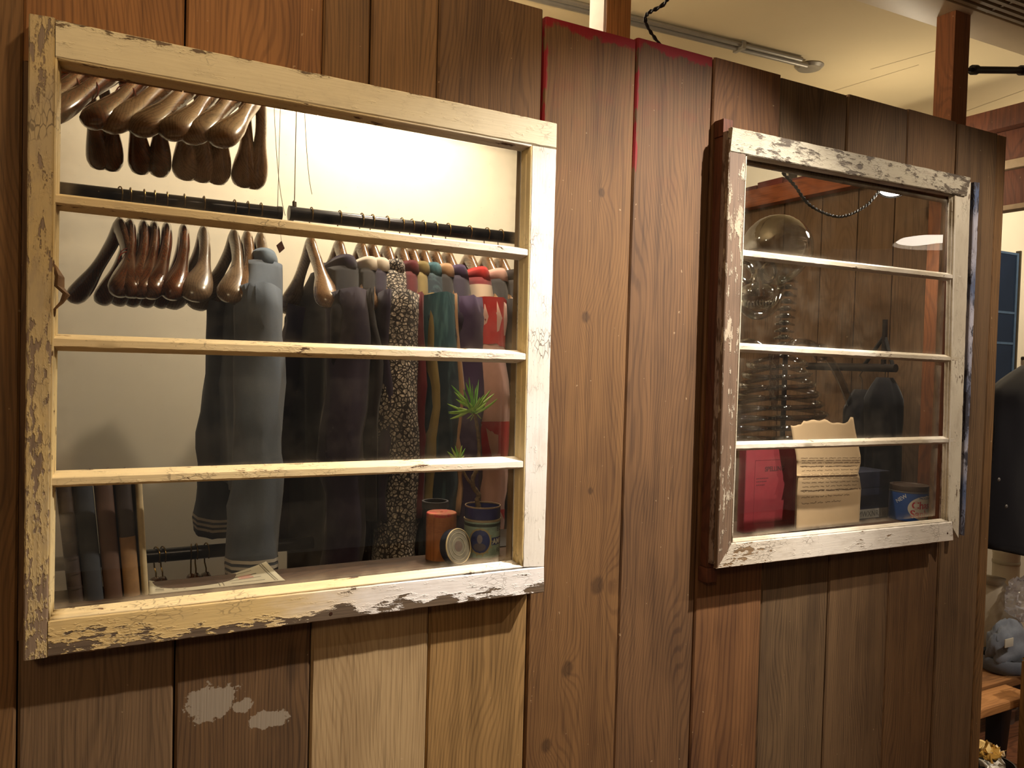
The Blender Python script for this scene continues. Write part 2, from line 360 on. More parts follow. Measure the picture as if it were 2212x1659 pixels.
def plank(x0, x1, z0, z1, wd, dy=0.0, cuts=(), parent=wf, tilt=0.0):
    """one vertical plank, chamfered, minus a window opening"""
    g0, g1 = x0+.0012, x1-.0012; T = .024; c = .0035
    segs = [(g0, g1, z0, z1)]
    for (a, b, lo, hi) in cuts:
        if b <= g0 or a >= g1: continue
        segs = []
        if lo > z0: segs.append((g0, g1, z0, lo))
        if hi < z1: segs.append((g0, g1, hi, z1))
        if a > g0+.01: segs.append((g0, a, lo, hi))
        if b < g1-.01: segs.append((b, g1, lo, hi))
    mb = MB()
    for (a, b, lo, hi) in segs:
        rings = []; N = max(2, int((hi-lo)/.08))
        for i in range(N+1):
            z = lerp(lo, hi, i/N); j0 = nz((a*9, 0, z), 3.0, 2)*.0012; j1 = nz((b*9, 1, z), 3.0, 5)*.0012
            bow = nz((a*5, 3, z), 1.2)*.002+dy
            rings.append([Vector(q) for q in ((a+j0+c, bow, z), (b+j1-c, bow, z), (b+j1, bow+c, z), (b+j1, T, z), (a+j0, T, z), (a+j0, bow+c, z))])
        mb.loft(rings)
    return mb.build('plank', WOODS[wd], parent, loc=(x0, 0, 0), ang=25)
TOP = 2.22
full = [(-1.30, -1.06, 'mid', .001), (-1.06, -.82, 'mid2', .0), (-.82, -.58, 'orange2', .002), (-.58, -.33, 'mid', .0), (-.33, -.11, 'greybrown', .001), (-.11, -.008, 'orange2', .0)]
for a, b, c_, d in full: plank(a, b, 0, TOP, c_, d)
for a, b, c_, d in ((-.008, .210, 'pinkish', .003), (.210, .431, 'patch', .001), (.431, .653, 'pale', .0005), (.653, .868, 'yellow', .002)):
    plank(a, b, 0, OPA[2], c_, d)
for a, b, c_, d in ((-.010, .210, 'orange', .002), (.210, .429, 'orange', .0), (.429, .514, 'orange2', .002), (.514, .643, 'orange2', .001), (.643, .866, 'mid', .002)):
    plank(a, b, OPA[3], TOP+.005, c_, d)
mb = MB().box(-.0085, OPA[0], .004, .024, OPA[2], OPA[3]).build('plank', WOODS['mid'], wf, loc=(0, 0, 1))
mb = MB().box(OPA[1], .866, .004, .024, OPA[2], OPA[3]).build('plank', WOODS['mid'], wf, loc=(.8, 0, 1))
plank(.868, 1.093, 0, 2.213, 'red1', -.001); plank(1.093, 1.306, 0, 2.220, 'red2', .001)
for a, b, c_, d, t in ((1.306, 1.517, 'knotty', .0, 2.222), (1.517, 1.752, 'mid2', .003, 2.218), (1.752, 1.985, 'greybrown', .002, 2.222), (1.985, 2.198, 'mid', .003, 2.226), (2.198, 2.385, 'greybrown', .0, 2.222), (2.386, 2.432, 'orange2', .0005, 2.221)):
    plank(a, b, 0, t, c_, d, cuts=(OPB,))
# thin strips added to block light leaking through the joints, and battens that hold the planks, at the back of the partition
for xs, z0, z1 in (((-1.06, -.82, -.58, -.33, -.11, 1.093, 1.306), .01, 2.20), ((-.009, .210, .431, .653, .868), .01, 1.09), ((-.010, .210, .429, .514, .643, .867), 1.955, 2.20), ((1.517, 1.752, 1.985), .01, 1.07), ((1.517, 1.752, 1.985), 2.01, 2.20), ((2.1985,), .01, 2.20)):
    for x in xs: MB().box(x-.012, x+.012, .0243, .0246, z0, z1).build('joint_blackout', M['dark'], wf, smooth=False)
for z in (.35, 2.03): MB().box(-1.3, 2.39, .0248, .05, z, z+.07).build('batten', WOODS['sill'], wf)

# side wall of the booth: planks edge to edge, beam, red cap boards
ws = struct('wall_side', 'brown plank side wall inside the booth behind the second window')
ys = [.026, .20, .335, .475, .625, .80, 1.00, 1.245]
for i in range(len(ys)-1):
    mb = MB(); z1 = 2.20
    mb.box(XW, XW+.024, ys[i]+.0015, ys[i+1]-.0015, 0, z1).build('plank', WOODS['side'], ws, bevel=.003, loc=(XW, ys[i], 0))
bm_ = MB(); a = PX(1607, 459, XW-.03); b = PX(1607, 424, XW-.03)
MB().box(XW-.05, XW-.0005, .03, 1.24, a.z+.01, b.z+.012).build('beam', WOODS['beam'], ws, bevel=.003)
for y0, y1, h in ((.03, .30, .012), (.305, .62, .02), (.625, .80, .015), (.805, .93, .03), (.935, 1.24, .022)):
    MB().box(XW-.012, XW+.03, y0, y1, 2.201, 2.222+h).build('cap_board', WOODS['redbeam'], ws, bevel=.002)

# posts rising behind the partition to the ceiling
def post(name, label, x0, x1, y0, y1, m, z0=0.0, z1=ZC):
    return tag(MB().box(x0, x1, y0, y1, z0, z1).build(name, WOODS[m], bevel=.003, loc=(x0, y0, z0)), label, 'post')
pA = P(1275, 40, .10); pB = P(1311, 45, .05); pC = P(1364, 50, .05)
pt = post('wooden_post', 'orange wooden post with pale side, rising behind the partition beside the black cord', pB.x, pC.x, .052, .108, 'post')
pl = MB().box(pB.x-.006, pB.x-.0005, .054, .108, .3, ZC-.002).build('paint_strip', plain('pale_paint', 'd8c4b4', .8, var=.2, scale=20), pt)
q0 = PX(1966, 700, XW-.08); q1 = PX(2010, 700, XW-.002)
pt2 = post('wooden_post', 'brown wooden post standing against the booth side wall beyond the second window', XW-.075, XW-.001, .105, .165, 'postdark2')

# inner shelf under both windows
for (x0, x1, yd, zs_, lab) in ((-.05, .93, .116, ZS, 'dark wooden shelf board under the first window holding books and tins'), (1.30, 2.30, .235, ZSB, 'wooden shelf board under the second window holding papers and a coffee can')):
    sh = MB().box(x0, x1, .0255, yd, zs_-.022, zs_).build('shelf_board', WOODS['sill'], bevel=.002, loc=(x0, 0, zs_-.022)); tag(sh, lab, 'shelf')
    ox = OPA if x0 < 1 else OPB
    MB().box(ox[0]+.002, ox[1]-.002, .001, .0252, zs_-.014, zs_).build('sill_lip', WOODS['sill'], sh)
    for bx in (x0+.06, x1-.08): MB().box(bx, bx+.02, .0255, yd-.02, zs_-.14, zs_-.0225).build('bracket', WOODS['sill'], sh, bevel=.002)

# ================================================================== the two old windows
def bar(a0, a1, b0, b1, yf, yb, c=.002, n=48, jit=.0007, inset0=0.0, inset1=0.0, seed=0.0):
    """bar lofted from end 0 (edge points a0,b0) to end 1 (a1,b1); a-edge and b-edge lie in the front plane yf; at yb they move by inset"""
    mb = MB(); rings = []
    a0, a1, b0, b1 = [Vector((p.x, 0, p.z)) for p in (a0, a1, b0, b1)]
    for i in range(n+1):
        t = i/n; A = a0.lerp(a1, t); B = b0.lerp(b1, t); d = (B-A).normalized()
        j = lambda k: nz((t*(a1-a0).length*14, k*3.3, seed), 6.0)*jit+nz((t*(a1-a0).length*60, k*3.3, seed), 6.0)*jit*.7
        Y = lambda p, y: Vector((p.x, y, p.z))
        A1 = A-d*inset0; B1 = B+d*inset1
        rings.append([Y(A+d*(c+j(1)), yf+j(9)), Y(B-d*(c+j(2)), yf+j(8)), Y(B-d*j(3), yf+c), Y(B1, yb), Y(A1, yb), Y(A+d*j(4), yf+c)])
    return mb.loft(rings)
PA = dict(
 left=peel('paint_left_stile', 'c4ac78', 'b3a07a', '8a7662', 'Z', .455, .02, .7, tone=.5, edge=[('Z', .30, .0, -.05)]),
 top=peel('paint_top_rail', 'e0d3ae', 'dcd2b8', '6a543c', 'X', .375, .02, .40, tone=.18, grad=('X', .2, 1.0), edge=[('Z', .905, .918, -.10)]),
 right=peel('paint_right_stile', 'd8d2c8', 'dedad8', '5e4c40', 'Z', .36, .02, .8, tone=.2),
 bottom=peel('paint_bottom_rail', 'cdb27a', 'e4e0de', '665646', 'X', .405, .018, .4, tone=.22, grad=('X', .30, .62), edge=[('Z', .034, .004, -.13), ('X', .06, .02, -.08)]),
 bars=peel('paint_glazing_bars', 'd8c294', 'e9e3da', '6a4a33', 'X', .40, .02, .5, tone=.2, grad=('X', .4, .9)),  # yellow to white paint; the white end also paints in the ledge's highlight
 mould=peel('paint_moulding', 'd2ba84', 'd6c498', '6a4a33', 'Z', .38, .02, .4, tone=.25),
 side=peel('paint_side', '8d7152', '7a5f47', '4b3424', 'Z', .5, .04, .4))
PB = dict(
 left=peel('paint2_left_stile', 'a99d8a', '9b8d78', '6a5544', 'Z', .545, .02, .5, tone=.45),
 top=peel('paint2_top_rail', 'aaa28f', 'a19883', '584c3f', 'X', .455, .03, 1.0, tone=.5),
 right=peel('paint2_right_stile', 'c2b9a6', 'b5ab98', '6a5544', 'Z', .40, .02, .4, tone=.4),
 bottom=peel('paint2_bottom_rail', 'b8ad9c', 'ccc4b8', '7d664c', 'X', .40, .02, .5, tone=.35, grad=('X', .05, .35), edge=[('X', .22, .0, -.09)]),
 bars=peel('paint2_glazing_bars', 'b3a791', 'c8c0b2', '6a5544', 'X', .38, .02, .3, tone=.35),
 side=peel('paint2_side', '8b7a70', '7c6b60', '5c4638', 'Z', .47, .04, .4),
 blue=peel('paint2_blue', '4a5878', 'a9a8b6', '3b3a44', 'Z', .47, .03, .5, tone=.3))
YA, YG = -.045, -.014
def PA_(x, y, Y=YA): return P(x, y, Y)
o = P(50, 1428, YA)
w1 = thing('window_1', 'large old yellow and white window sash with flaking paint, four stacked panes', 'window', (o.x, YA, o.z), kind='structure')
def stile(px, mat, par, yf, yb, name='stile', **k):
    (x0, y0), (x1, y1), (x2, y2), (x3, y3) = px      # outer-top, outer-bottom, inner-top, inner-bottom
    return bar(P(x0, y0, yf), P(x1, y1, yf), P(x2, y2, yf), P(x3, y3, yf), yf, yb, **k).build(name, mat, par, ang=30)
stile(((62, 29), (50, 1428), (119, 38), (103, 1420)), PA['left'], w1, YA, 0, seed=1)
stile(((1203, 323), (1176, 1223), (1149, 314), (1129, 1225)), PA['right'], w1, YA+.001, 0, seed=2)
stile(((120, 41), (1203, 266), (120, 123), (1202, 321)), PA['top'], w1, YA, 0, 'rail', seed=3)
stile(((104, 1341), (1175, 1224), (103, 1420), (1175, 1280)), PA['bottom'], w1, YA, 0, 'rail', seed=4)
# mouldings that step down to the glass
def mould(p0, p1, q0, q1, yf, yb, mat, par, name='moulding', seed=0):
    """strip from front edge p0-p1 (plane yf) back to q0-q1 (plane yb), with an ovolo step"""
    n = 40; A0, A1 = P(*p0, yf), P(*p1, yf); B0, B1 = P(*q0, yb), P(*q1, yb); mb = MB(); rows = []
    for i in range(n+1):
        t = i/n; A = A0.lerp(A1, t); B = B0.lerp(B1, t); r = []
        for k, (s, h) in enumerate(((0, 0), (.12, .30), (.42, .38), (.50, .62), (.95, .80), (1, 1))):
            r.append(Vector((lerp(A.x, B.x, h), lerp(yf, yb, s)+nz((t*30, k, seed), 3)*.0006, lerp(A.z, B.z, h))))
        rows.append(r)
    return mb.grid(rows).build(name, mat, par, ang=30, solid=.003)
def mould_w(A0, A1, B0, B1, mat, par, name='moulding', seed=0):
    n = 40; rows = []
    for i in range(n+1):
        t = i/n; A = A0.lerp(A1, t); B = B0.lerp(B1, t); r = []
        for k, (s, h) in enumerate(((0, 0), (.10, .25), (.45, .30), (.52, .60), (.95, .75), (1, 1))):
            r.append(Vector((lerp(A.x, B.x, h), lerp(A.y, B.y, s)+nz((t*30, k, seed), 3)*.0006, lerp(A.z, B.z, h))))
        rows.append(r)
    return MB().grid(rows).build(name, mat, par, ang=30, solid=.003)
V = Vector
def frame_mould(tl, tr, bl, br, yf, yb, ins, mats, par):
    """mouldings inside the sash from its inner front corners (pixels) back to the glass"""
    a, b, c, d = P(*tl, yf), P(*tr, yf), P(*bl, yf), P(*br, yf)
    it, ib, il, ir = ins
    k = lambda p, dx, dz: V((p.x+dx, yb, p.z+dz))
    mould_w(a, b, k(a, il, -it), k(b, -ir, -it), mats[0], par, seed=1)
    mould_w(c, d, k(c, il, ib), k(d, -ir, ib), mats[1], par, seed=2)
    mould_w(a, c, k(a, il, -it), k(c, il, ib), mats[2], par, seed=3)
    mould_w(b, d, k(b, -ir, -it), k(d, -ir, ib), mats[3], par, seed=4)
    return k(a, il, -it), k(b, -ir, -it), k(c, il, ib), k(d, -ir, ib)
gA = frame_mould((120, 123), (1149, 314), (104, 1341), (1129, 1225), YA+.002, YG, (.006, .007, .006, .006), (PA['bars'], PA['bars'], PA['mould'], PA['mould']), w1)
def muntin(pl, pr_, hf, hb, yf, yb, mat, par, seed):
    a = P(*pl, yf); b = P(*pr_, yf)
    up = V((0, 0, 1))
    return bar(a+up*hf, b+up*hf, a-up*hf, b-up*hf, yf, yb, c=.0012, n=60, jit=.0006, inset0=hb-hf, inset1=hb-hf, seed=seed).build('glazing_bar', mat, par, ang=30)
barsA = [((119, 429), (1145, 546)), ((113, 739), (1139, 771)), ((107, 1041), (1134, 1003))]
for i, (l, r) in enumerate(barsA): muntin(l, r, .0062, .0125, YA+.003, YG+.001, PA['bars'], w1, i+5)
def panes(corner, bars, yf, yb, mats, par):
    tl, tr, bl, br = corner
    cuts = [(tl, tr)]+[(P(*l, yf), P(*r, yf)) for l, r in bars]+[(bl, br)]
    for i in range(len(cuts)-1):
        (a, b), (c, d) = cuts[i], cuts[i+1]
        z1 = min(a.z, b.z); z0 = max(c.z, d.z)
        x0 = max(a.x, tl.x, bl.x)-.002; x1 = min(tr.x, br.x)+.004
        m = MB(); N = 12
        rows = [[V((lerp(x0, x1, u/N), yb+.00012*math.sin(u*1.3+i)+.0001*math.sin(v_*1.7), lerp(z0, z1, v_/N))) for u in range(N+1)] for v_ in range(N+1)]
        m.grid(rows); m.build('pane', mats[i], par, ang=180)
GLA = [glass('old_glass_dusty', .075, .45), glass('old_glass_b', .045, .55), glass('old_glass_c', .03, .5), glass('old_glass_d', .02, .55)]
panes(gA, barsA, YA+.003, YG+.003, GLA, w1)
for (x, y) in ((1174, 277), (715, 1326)):   # nail holes
    c = P(x, y, YA-.0002); MB().tube([c, c+V((0, .002, 0))], .003, 8).build('nail', M['nail'], w1)

# ---- second window: sash on a jamb box
YB, YGB = -.056, -.040
o = P(1549, 1228, YB)
w2 = thing('window_2', 'smaller looking old grey white window sash with cracked paint and four panes, farther along the wall', 'window', (o.x, YB, o.z), kind='structure')
YM = YB+.011
stile(((1577, 300), (1549, 1228), (1612, 332), (1580, 1174)), PB['left'], w2, YB, YM, seed=11)
stile(((1583, 274), (2097, 383), (1578, 327), (2088, 424)), PB['top'], w2, YB-.002, YM, 'rail', seed=12)
stile(((2098, 392), (2071, 1163), (2064, 425), (2048, 1122)), PB['right'], w2, YB+.004, YM+.006, seed=13)
stile(((1581, 1174), (2057, 1127), (1549, 1229), (2059, 1168)), PB['bottom'], w2, YB-.001, YM, 'rail', seed=14)
gB = frame_mould((1612, 333), (2065, 418), (1581, 1173), (2048, 1127), YB+.003, YGB, (.007, .007, .004, .010), (PB['bars'],)*4, w2)
barsB = [((1603, 547), (2080, 600)), ((1596, 750), (2073, 776)), ((1588, 965), (2064, 951))]
for i, (l, r) in enumerate(barsB): muntin(l, r, .0055, .0105, YB+.004, YGB+.001, PB['bars'], w2, i+15)
GLB = [glass('old_glass2_a', .03, .25), glass('old_glass2_b', .06, .3), glass('old_glass2_c', .035, .4), glass('old_glass2_d', .02, .45)]
panes(gB, barsB, YB+.004, YGB+.003, GLB, w2)
# grey back frame of the sash (seen edge-on beside the stile), jamb box behind it, blocks
zt, zb = P(1577, 290, YB).z, P(1549, 1222, YB).z
xl = P(1576, 400, YB).x; xr = P(2105, 500, YB).x
for (x0, x1, z0, z1) in ((xl+.001, xl+.035, zb, zt+.012), (xr-.06, xr-.004, zb, zt-.01), (xl+.0355, xr-.0605, zt-.025, zt+.008), (xl+.0355, xr-.0605, zb, zb+.030)):
    MB().box(x0, x1, YM+.002, -.0285, z0, z1).build('back_frame', PB['side'], w2, bevel=.0015)
for (x0, x1, z0, z1) in ((xl+.003, xl+.030, zb-.012, zt+.004), (xr-.045, xr-.006, zb, zt-.01), (xl+.0305, xr-.0455, zt-.024, zt+.006), (xl+.0305, xr-.0455, zb, zb+.028)):
    MB().box(x0, x1, -.028, .0, z0, z1).build('jamb', WOODS['jamb'], w2, bevel=.0015)
MB().box(xl+.0005, xl+.029, -.030, -.0005, zt+.0045, zt+.042).build('block', WOODS['jamb'], w2, bevel=.0015)
MB().box(xl-.002, xl+.028, -.030, -.0005, zb-.045, zb-.0125).build('block', WOODS['jamb'], w2, bevel=.0015)
stile(((2117, 395), (2084, 1157), (2106, 393), (2077, 1156)), PB['blue'], w2, YB+.014, 0, 'stop_strip', seed=19)
for (x, y) in ((1850, 1183), (2047, 1152)):
    c = P(x, y, YB-.0012); MB().tube([c, c+V((0, .002, 0))], .003, 8).build('nail', M['nail'], w2)

# a curled flake of old paint hanging off the first window's stile
fl_ = [P(118, 572, YA+.004), P(126, 596, YA-.004), P(124, 618, YA-.003), P(142, 634, YA-.012), P(136, 652, YA-.008), P(122, 668, YA-.002), P(119, 684, YA+.004)]
MB().grid([[p+V((-.004, .004, 0)) for p in fl_], [p+V((.0, -.002, .001)) for p in fl_], [p+V((.006*math.sin(i*.9)+.003, .003, -.002)) for i, p in enumerate(fl_)]]).build('paint_flake', plain('flake_brown', '8a6742', .8, var=.35, scale=120, bump=.5), w1, ang=30, solid=.0006)
# ================================================================== clothes rails
YR = .72
def pipe(name, a, b, r, label, ext=()):
    t = thing(name, label, 'rail', tuple(a))
    MB().tube([a, b], r, 20).build('pipe', M['steel_black'], t, ang=40)
    d = (V(b)-V(a)).normalized()
    for p, s in ((V(a), -1), (V(b), 1)): MB().tube([p-d*.012*s*-1*0, p+d*.012*s], r*1.10, 20).build('end_cap', M['steel_black'], t, ang=40)
    return t
zr = 1.893
raL = pipe('clothes_rail', V((-.55, YR, zr)), V((P(598, 458, YR).x, YR, zr)), .0165, 'black pipe clothes rail carrying the bare wooden hangers, ending at the wires')
raR = pipe('clothes_rail', V((P(634, 460, YR-.02).x, YR-.02, zr)), V((2.05, YR-.02, zr)), .0175, 'black pipe clothes rail carrying the shirts, hung from steel wire')
raLow = pipe('clothes_rail', V((-.55, YR, 1.037)), V((1.9, YR, 1.037)), .0165, 'lower black pipe rail with wire hooks behind the books')
ZU, YU = 2.185, .47
raUp = pipe('clothes_rail', V((-.9, YU, ZU)), V((.62, YU, ZU)), .0165, 'uppermost black pipe rail carrying hangers behind the top of the first window')
# suspension wires
def wire(name, pts, r, label, parent=None):
    o = MB().tube(pts, r, 6).build(name, M['wire'], parent)
    if parent is None: tag(o, label, 'wire')
    return o
def bez(a, b, c, n=14): return [V(a)*(1-t)**2+V(b)*2*t*(1-t)+V(c)*t*t for t in [i/n for i in range(n+1)]]
pw = P(636, 440, YR-.02)
su = thing('suspension_wire', 'straight steel wire holding up the shirt rail near its collar', 'wire', (pw.x, YR-.02, zr+.0175))
MB().tube([V((pw.x, YR-.02, zr+.018)), V((pw.x, YR-.02, ZC-.001))], .0011, 6).build('cable', M['wire'], su)
MB().lathe([(.001, 0), (.0055, 0), (.0055, .012), (.002, .016)], (pw.x, YR-.02, zr+.0178), 12).build('clamp', M['wire'], su)
x1 = P(604, 300, YR).x
wire('suspension_wire', [V((P(600, 440, YR).x, YR, zr+.0168)), V((x1+.004, YR, ZC-.001))], .0008, 'thin straight wire above the end of the hanger rail')
wire('loose_wire', bez((P(584, 200, YR).x, YR-.01, ZC-.002), P(578, 330, YR-.01), P(616, 466, YR-.012))[:], .0008, 'thin bent wire crossing the end of the hanger rail')
wire('loose_wire', bez((P(644, 200, YR-.05).x, YR-.05, ZC-.002), P(650, 330, YR-.05), P(674, 420, YR-.05)), .0008, 'short dangling wire end in front of the cream wall')

# ------------------------------------------------------------------ wooden hangers
def make_hanger(mat, bend=.05, drop=.185, tipw=.032):
    t = thing('coat_hanger', 'wooden coat hanger', 'hanger', (0, 0, 0))
    hk = []
    for i in range(15):
        a = math.radians(-40+i*(265/14)); hk.append(V((0, -.021*math.cos(a)*1.0, .0+.021*math.sin(a)))) 
    hk = [V((0, p.y, p.z)) for p in hk]
    hk += [V((0, .012, -.030)), V((0, .001, -.042)), V((0, 0, -.066))]
    MB().tube(hk, .0017, 7).build('hook', M['brass'], t)
    rings = []; n = 16; N = 44
    for i in range(N+1):
        u = -1+2*i/N; s = abs(u); y = u*.215
        z = -.083-drop*(s**1.25)*(1-.12*s)+(.010*math.exp(-(s/.12)**2))
        x = -bend*s*s
        e = math.sqrt(max(0, 1-((s-.86)/.14)**2)) if s > .86 else 1
        fl = 1/(1+math.exp(-(s-.66)*13))
        hw = lerp(.0125, tipw, fl)*e; hh = lerp(lerp(.024, .0155, min(1, s*1.6)), .0235, fl)*e
        dy = 1; dz = -drop*1.25*max(s, 1e-3)**.25*(1 if u > 0 else -1)/.215
        t_ = V((-2*bend*u/.215, 1, dz)).normalized(); a = V((1, 0, 0))-t_*t_.x; a.normalize(); b = a.cross(t_)
        rings.append([V((x, y, z))+a*math.cos(2*math.pi*j/n)*max(hw, .0008)+b*math.sin(2*math.pi*j/n)*max(hh, .0008) for j in range(n)])
    body = MB().loft(rings).build('shoulder_bar', mat, t, ang=80)
    MB().tube([V((0, 0, -.064)), V((0, 0, -.060))], .004, 10).build('collar_ring', M['brass'], t)
    return t
HG = {'h': make_hanger(M['hang']), 'd': make_hanger(M['hang_dark'], .045, .185, .027), 'g': make_hanger(M['hang_grey'], .055, .185, .036), 's': make_hanger(M['hang'], .006, .185, .033)}
used = set()
def place_hanger(kind, x, y, z, rz, label, group):
    r = HG[kind]
    if kind not in used:
        used.add(kind); r.location = (x, y, z); r.rotation_euler = (0, 0, rz); r['label'] = label; r['group'] = group; return r
    return dup(r, (x, y, z), rz, label, group)
GM = 'hangers on the middle rail'
left = [(258, 'd', .26, 'dark hanger farthest along the bare end of the middle rail, with reddish band'), (281, 'd', .05, 'second dark glossy hanger on the middle rail, its tip behind an orange band'),
        (311, 'd', .02, 'third dark glossy hanger of the bare row on the middle rail'), (334, 'd', -.02, 'fourth reddish brown glossy hanger of the bare row on the middle rail'),
        (361, 'd', -.05, 'fifth reddish brown glossy hanger of the bare row on the middle rail'), (398, 'd', -.03, 'reddish brown hanger with a pale sticker, beside the thick grey hangers'),
        (440, 'g', .02, 'thick pale brown bare hanger set apart between dark hangers and the banded one'), (506, 'g', .05, 'thick pale hanger with a dark rubber band round its arm'),
        (535, 'h', .0, 'slim bare hanger squeezed between the banded hanger and the denim shirt')]
hang = {}
for x, k, rz, lb in left: hang[x] = place_hanger(k, P(x, 440, YR).x, YR, zr, rz, lb, GM)
# bands and sticker on some hangers
def band(h, u, mat, nm='band', r=1.0):
    y = u*-.215; s = abs(u); bend, drop = .05, .185
    c = V((-bend*s*s, y, -.083-drop*(s**1.25)*(1-.12*s)))
    MB().tube([c+V((math.cos(a)*.019*r, .004*math.sin(a), math.sin(a)*.023*r)) for a in [i*2*math.pi/18 for i in range(19)]], .0013, 6).build(nm, mat, h, rel=False)
band(hang[281], .55, plain('orange_band', 'b5522c', .6)); band(hang[258], .5, plain('red_band', '8a3a2c', .6)); band(hang[506], .62, M['dark'])
MB().lathe([(.010, 0), (0, .0006)], (0, 0, 0), 14, Matrix(((0, 0, -1), (1, 0, 0), (0, 1, 0)))).xf(Matrix.Translation((-.063, -.178, -.222))).build('sticker', plain('sticker_pale', 'b9aa98', .7), hang[398], rel=False)
up = [('d', -.02, 'first'), ('d', .04, 'second'), ('d', -.05, 'third'), ('d', .03, 'fourth'), ('h', -.04, 'fifth'), ('h', .0, 'sixth'), ('h', .05, 'seventh'), ('h', -.02, 'eighth'), ('h', .06, 'last')]
for i, (k, j, nm) in enumerate(up):
    x = P((150, 195, 245, 310, 362, 410, 458, 508, 548)[i], 200, YU).x
    place_hanger(k, x+.012, YU, ZU, -.40+j, f'{nm} bare wooden hanger of the top row behind the upper window rail', 'hangers on the top rail')
for i, px in enumerate((338, 352, 413, 424, 446, 506)):
    place_hanger('d', P(px, 1195, YR).x, YR, 1.037, (.3, .25, -.1, .05, .2, -.2)[i], ('first', 'second', 'third', 'fourth', 'fifth', 'sixth')[i]+' wire hook hanger on the lower rail, counted from the books', 'hangers on the lower rail')

# ------------------------------------------------------------------ garments
def garment(name, label, cat, px, hk, mat, L=.74, sl=.56, hw=.235, ht=.05, rz=0.0, mats=None, sleeve=True, seed=0.0, neck=.075, sw=.058, cuff=None, collar=None, hl=None, y=YR-.02, bend=.05, sweep=.10, near_only=False, hem=None, flare=1.0):
    x = P(px, 470, y).x
    h = place_hanger(hk, x, y, zr, rz, hl or f'wooden hanger holding the {name.replace("_", " ")}, mostly covered', GM)
    t = thing(name, label, cat, (x, y, zr), 'clothes on the shirt rail'); t.rotation_euler = (0, 0, rz)
    O = V((x, y, zr))
    n = 40; rings = []; N = 30
    zl = [-.138-.132*(i/10) for i in range(10)]+[-.27-(L-.18)*(i/(N-10)) for i in range(N-9)]
    for i, z in enumerate(zl):
        arm = .215*max(0, (-z-.083+.030)/.178)**.8+.016; w_ = min(arm, hw); th = max(.030, ht) if z > -.24 else ht
        d = -z-.14; k = min(1, max(0, d-.05)/.25); q = max(0, (-z-.27)/(L-.18))
        if z <= -.27: w_ = lerp(min(arm, hw), hw*1.04, min(1, q*2.5))
        ring = []
        for j in range(n):
            a = 2*math.pi*j/n; ca, sa = math.cos(a), math.sin(a)
            Yy = math.copysign(abs(sa)**.9, sa)*w_
            X = -bend*(Yy/.215)**2*lerp(1, .55, q)+math.copysign(abs(ca)**.8, ca)*th
            fold = (nz((Yy*9, z*2.2, seed), 1.0)*.6+math.sin(Yy*38+seed+2*q)*.25)*min(.026, ht*.55)*k
            ring.append(O+V((X+fold, Yy, z+nz((Yy*7, 0, seed+3), 1)*.010*k)))
        rings.append(ring)
    body = MB().loft(rings, cap=False).build('body', mats[0] if mats else mat, t, ang=180, solid=.002)
    # neckband / folded collar
    cr = []
    for i in range(n+1):
        a = 2*math.pi*i/n; cr.append((math.cos(a), math.sin(a)))
    rows = []
    for k, (rr, dz) in enumerate(((1.0, -.010), (.96, .020), (1.0, .026), (1.08, .016), (1.16, -.010))):
        rows.append([O+V((c*.034*rr-.013*s_*s_, s_*(.122)*rr, -.145+dz+.012*abs(s_))) for c, s_ in cr])
    MB().grid(rows).build('collar', collar or mat, t, ang=180, solid=.002)
    # sleeves
    for sg in ((-1,) if near_only else (-1, 1)):
        path = []; rad = []; m = 14; fl_ = []
        for i in range(m+1):
            s = i/m
            yy = sg*(.175+.060*min(1, s*3.0)+sweep*.4*max(0, s-.2)); z = -.215-.09*min(1, s*2)-(sl-.06)*s
            path.append(O+V((-bend*.75-.02*s+.018*nz((s*3, sg, seed), 1.4), yy, z))); rad.append(lerp(sw*1.15, sw*.85*flare, s**.8)*(1+.10*nz((s*8, sg*3, seed), 1.2)))
        mbs = MB(); rings = []; q = 20; fl2 = min(.74, ht*1.15/sw)
        for i, p in enumerate(path):
            tt = (path[min(i+1, m)]-path[max(i-1, 0)]).normalized(); a = V((1, 0, 0)); a = (a-tt*a.dot(tt)).normalized(); b = a.cross(tt)
            rings.append([p+a*math.cos(2*math.pi*j/q)*rad[i]*fl2*(1+.25*nz((j*.8, i*.45, seed), 1))+b*math.sin(2*math.pi*j/q)*rad[i]*(1+.18*nz((j*.9, i*.5, seed+5), 1)) for j in range(q)])
        sv = mbs.loft(rings, cap=False).build('sleeve', mats[1] if mats else mat, t, ang=180, solid=.002)
        if cuff:
            for (s0, s1) in cuff[1]:
                rr = []
                for s in (s0, s1):
                    f_ = s*m; i0 = min(int(f_), m-1); g_ = f_-i0
                    rr.append([lerp(rings[i0][j], rings[i0+1][j], g_) for j in range(q)])
                ctr = [sum(r, V())/q for r in rr]
                rr = [[c+(p-c)*1.035 for p in r] for r, c in zip(rr, ctr)]
                MB().loft(rr, cap=False).build('cuff_stripe', cuff[0], sv, ang=180)
    return t
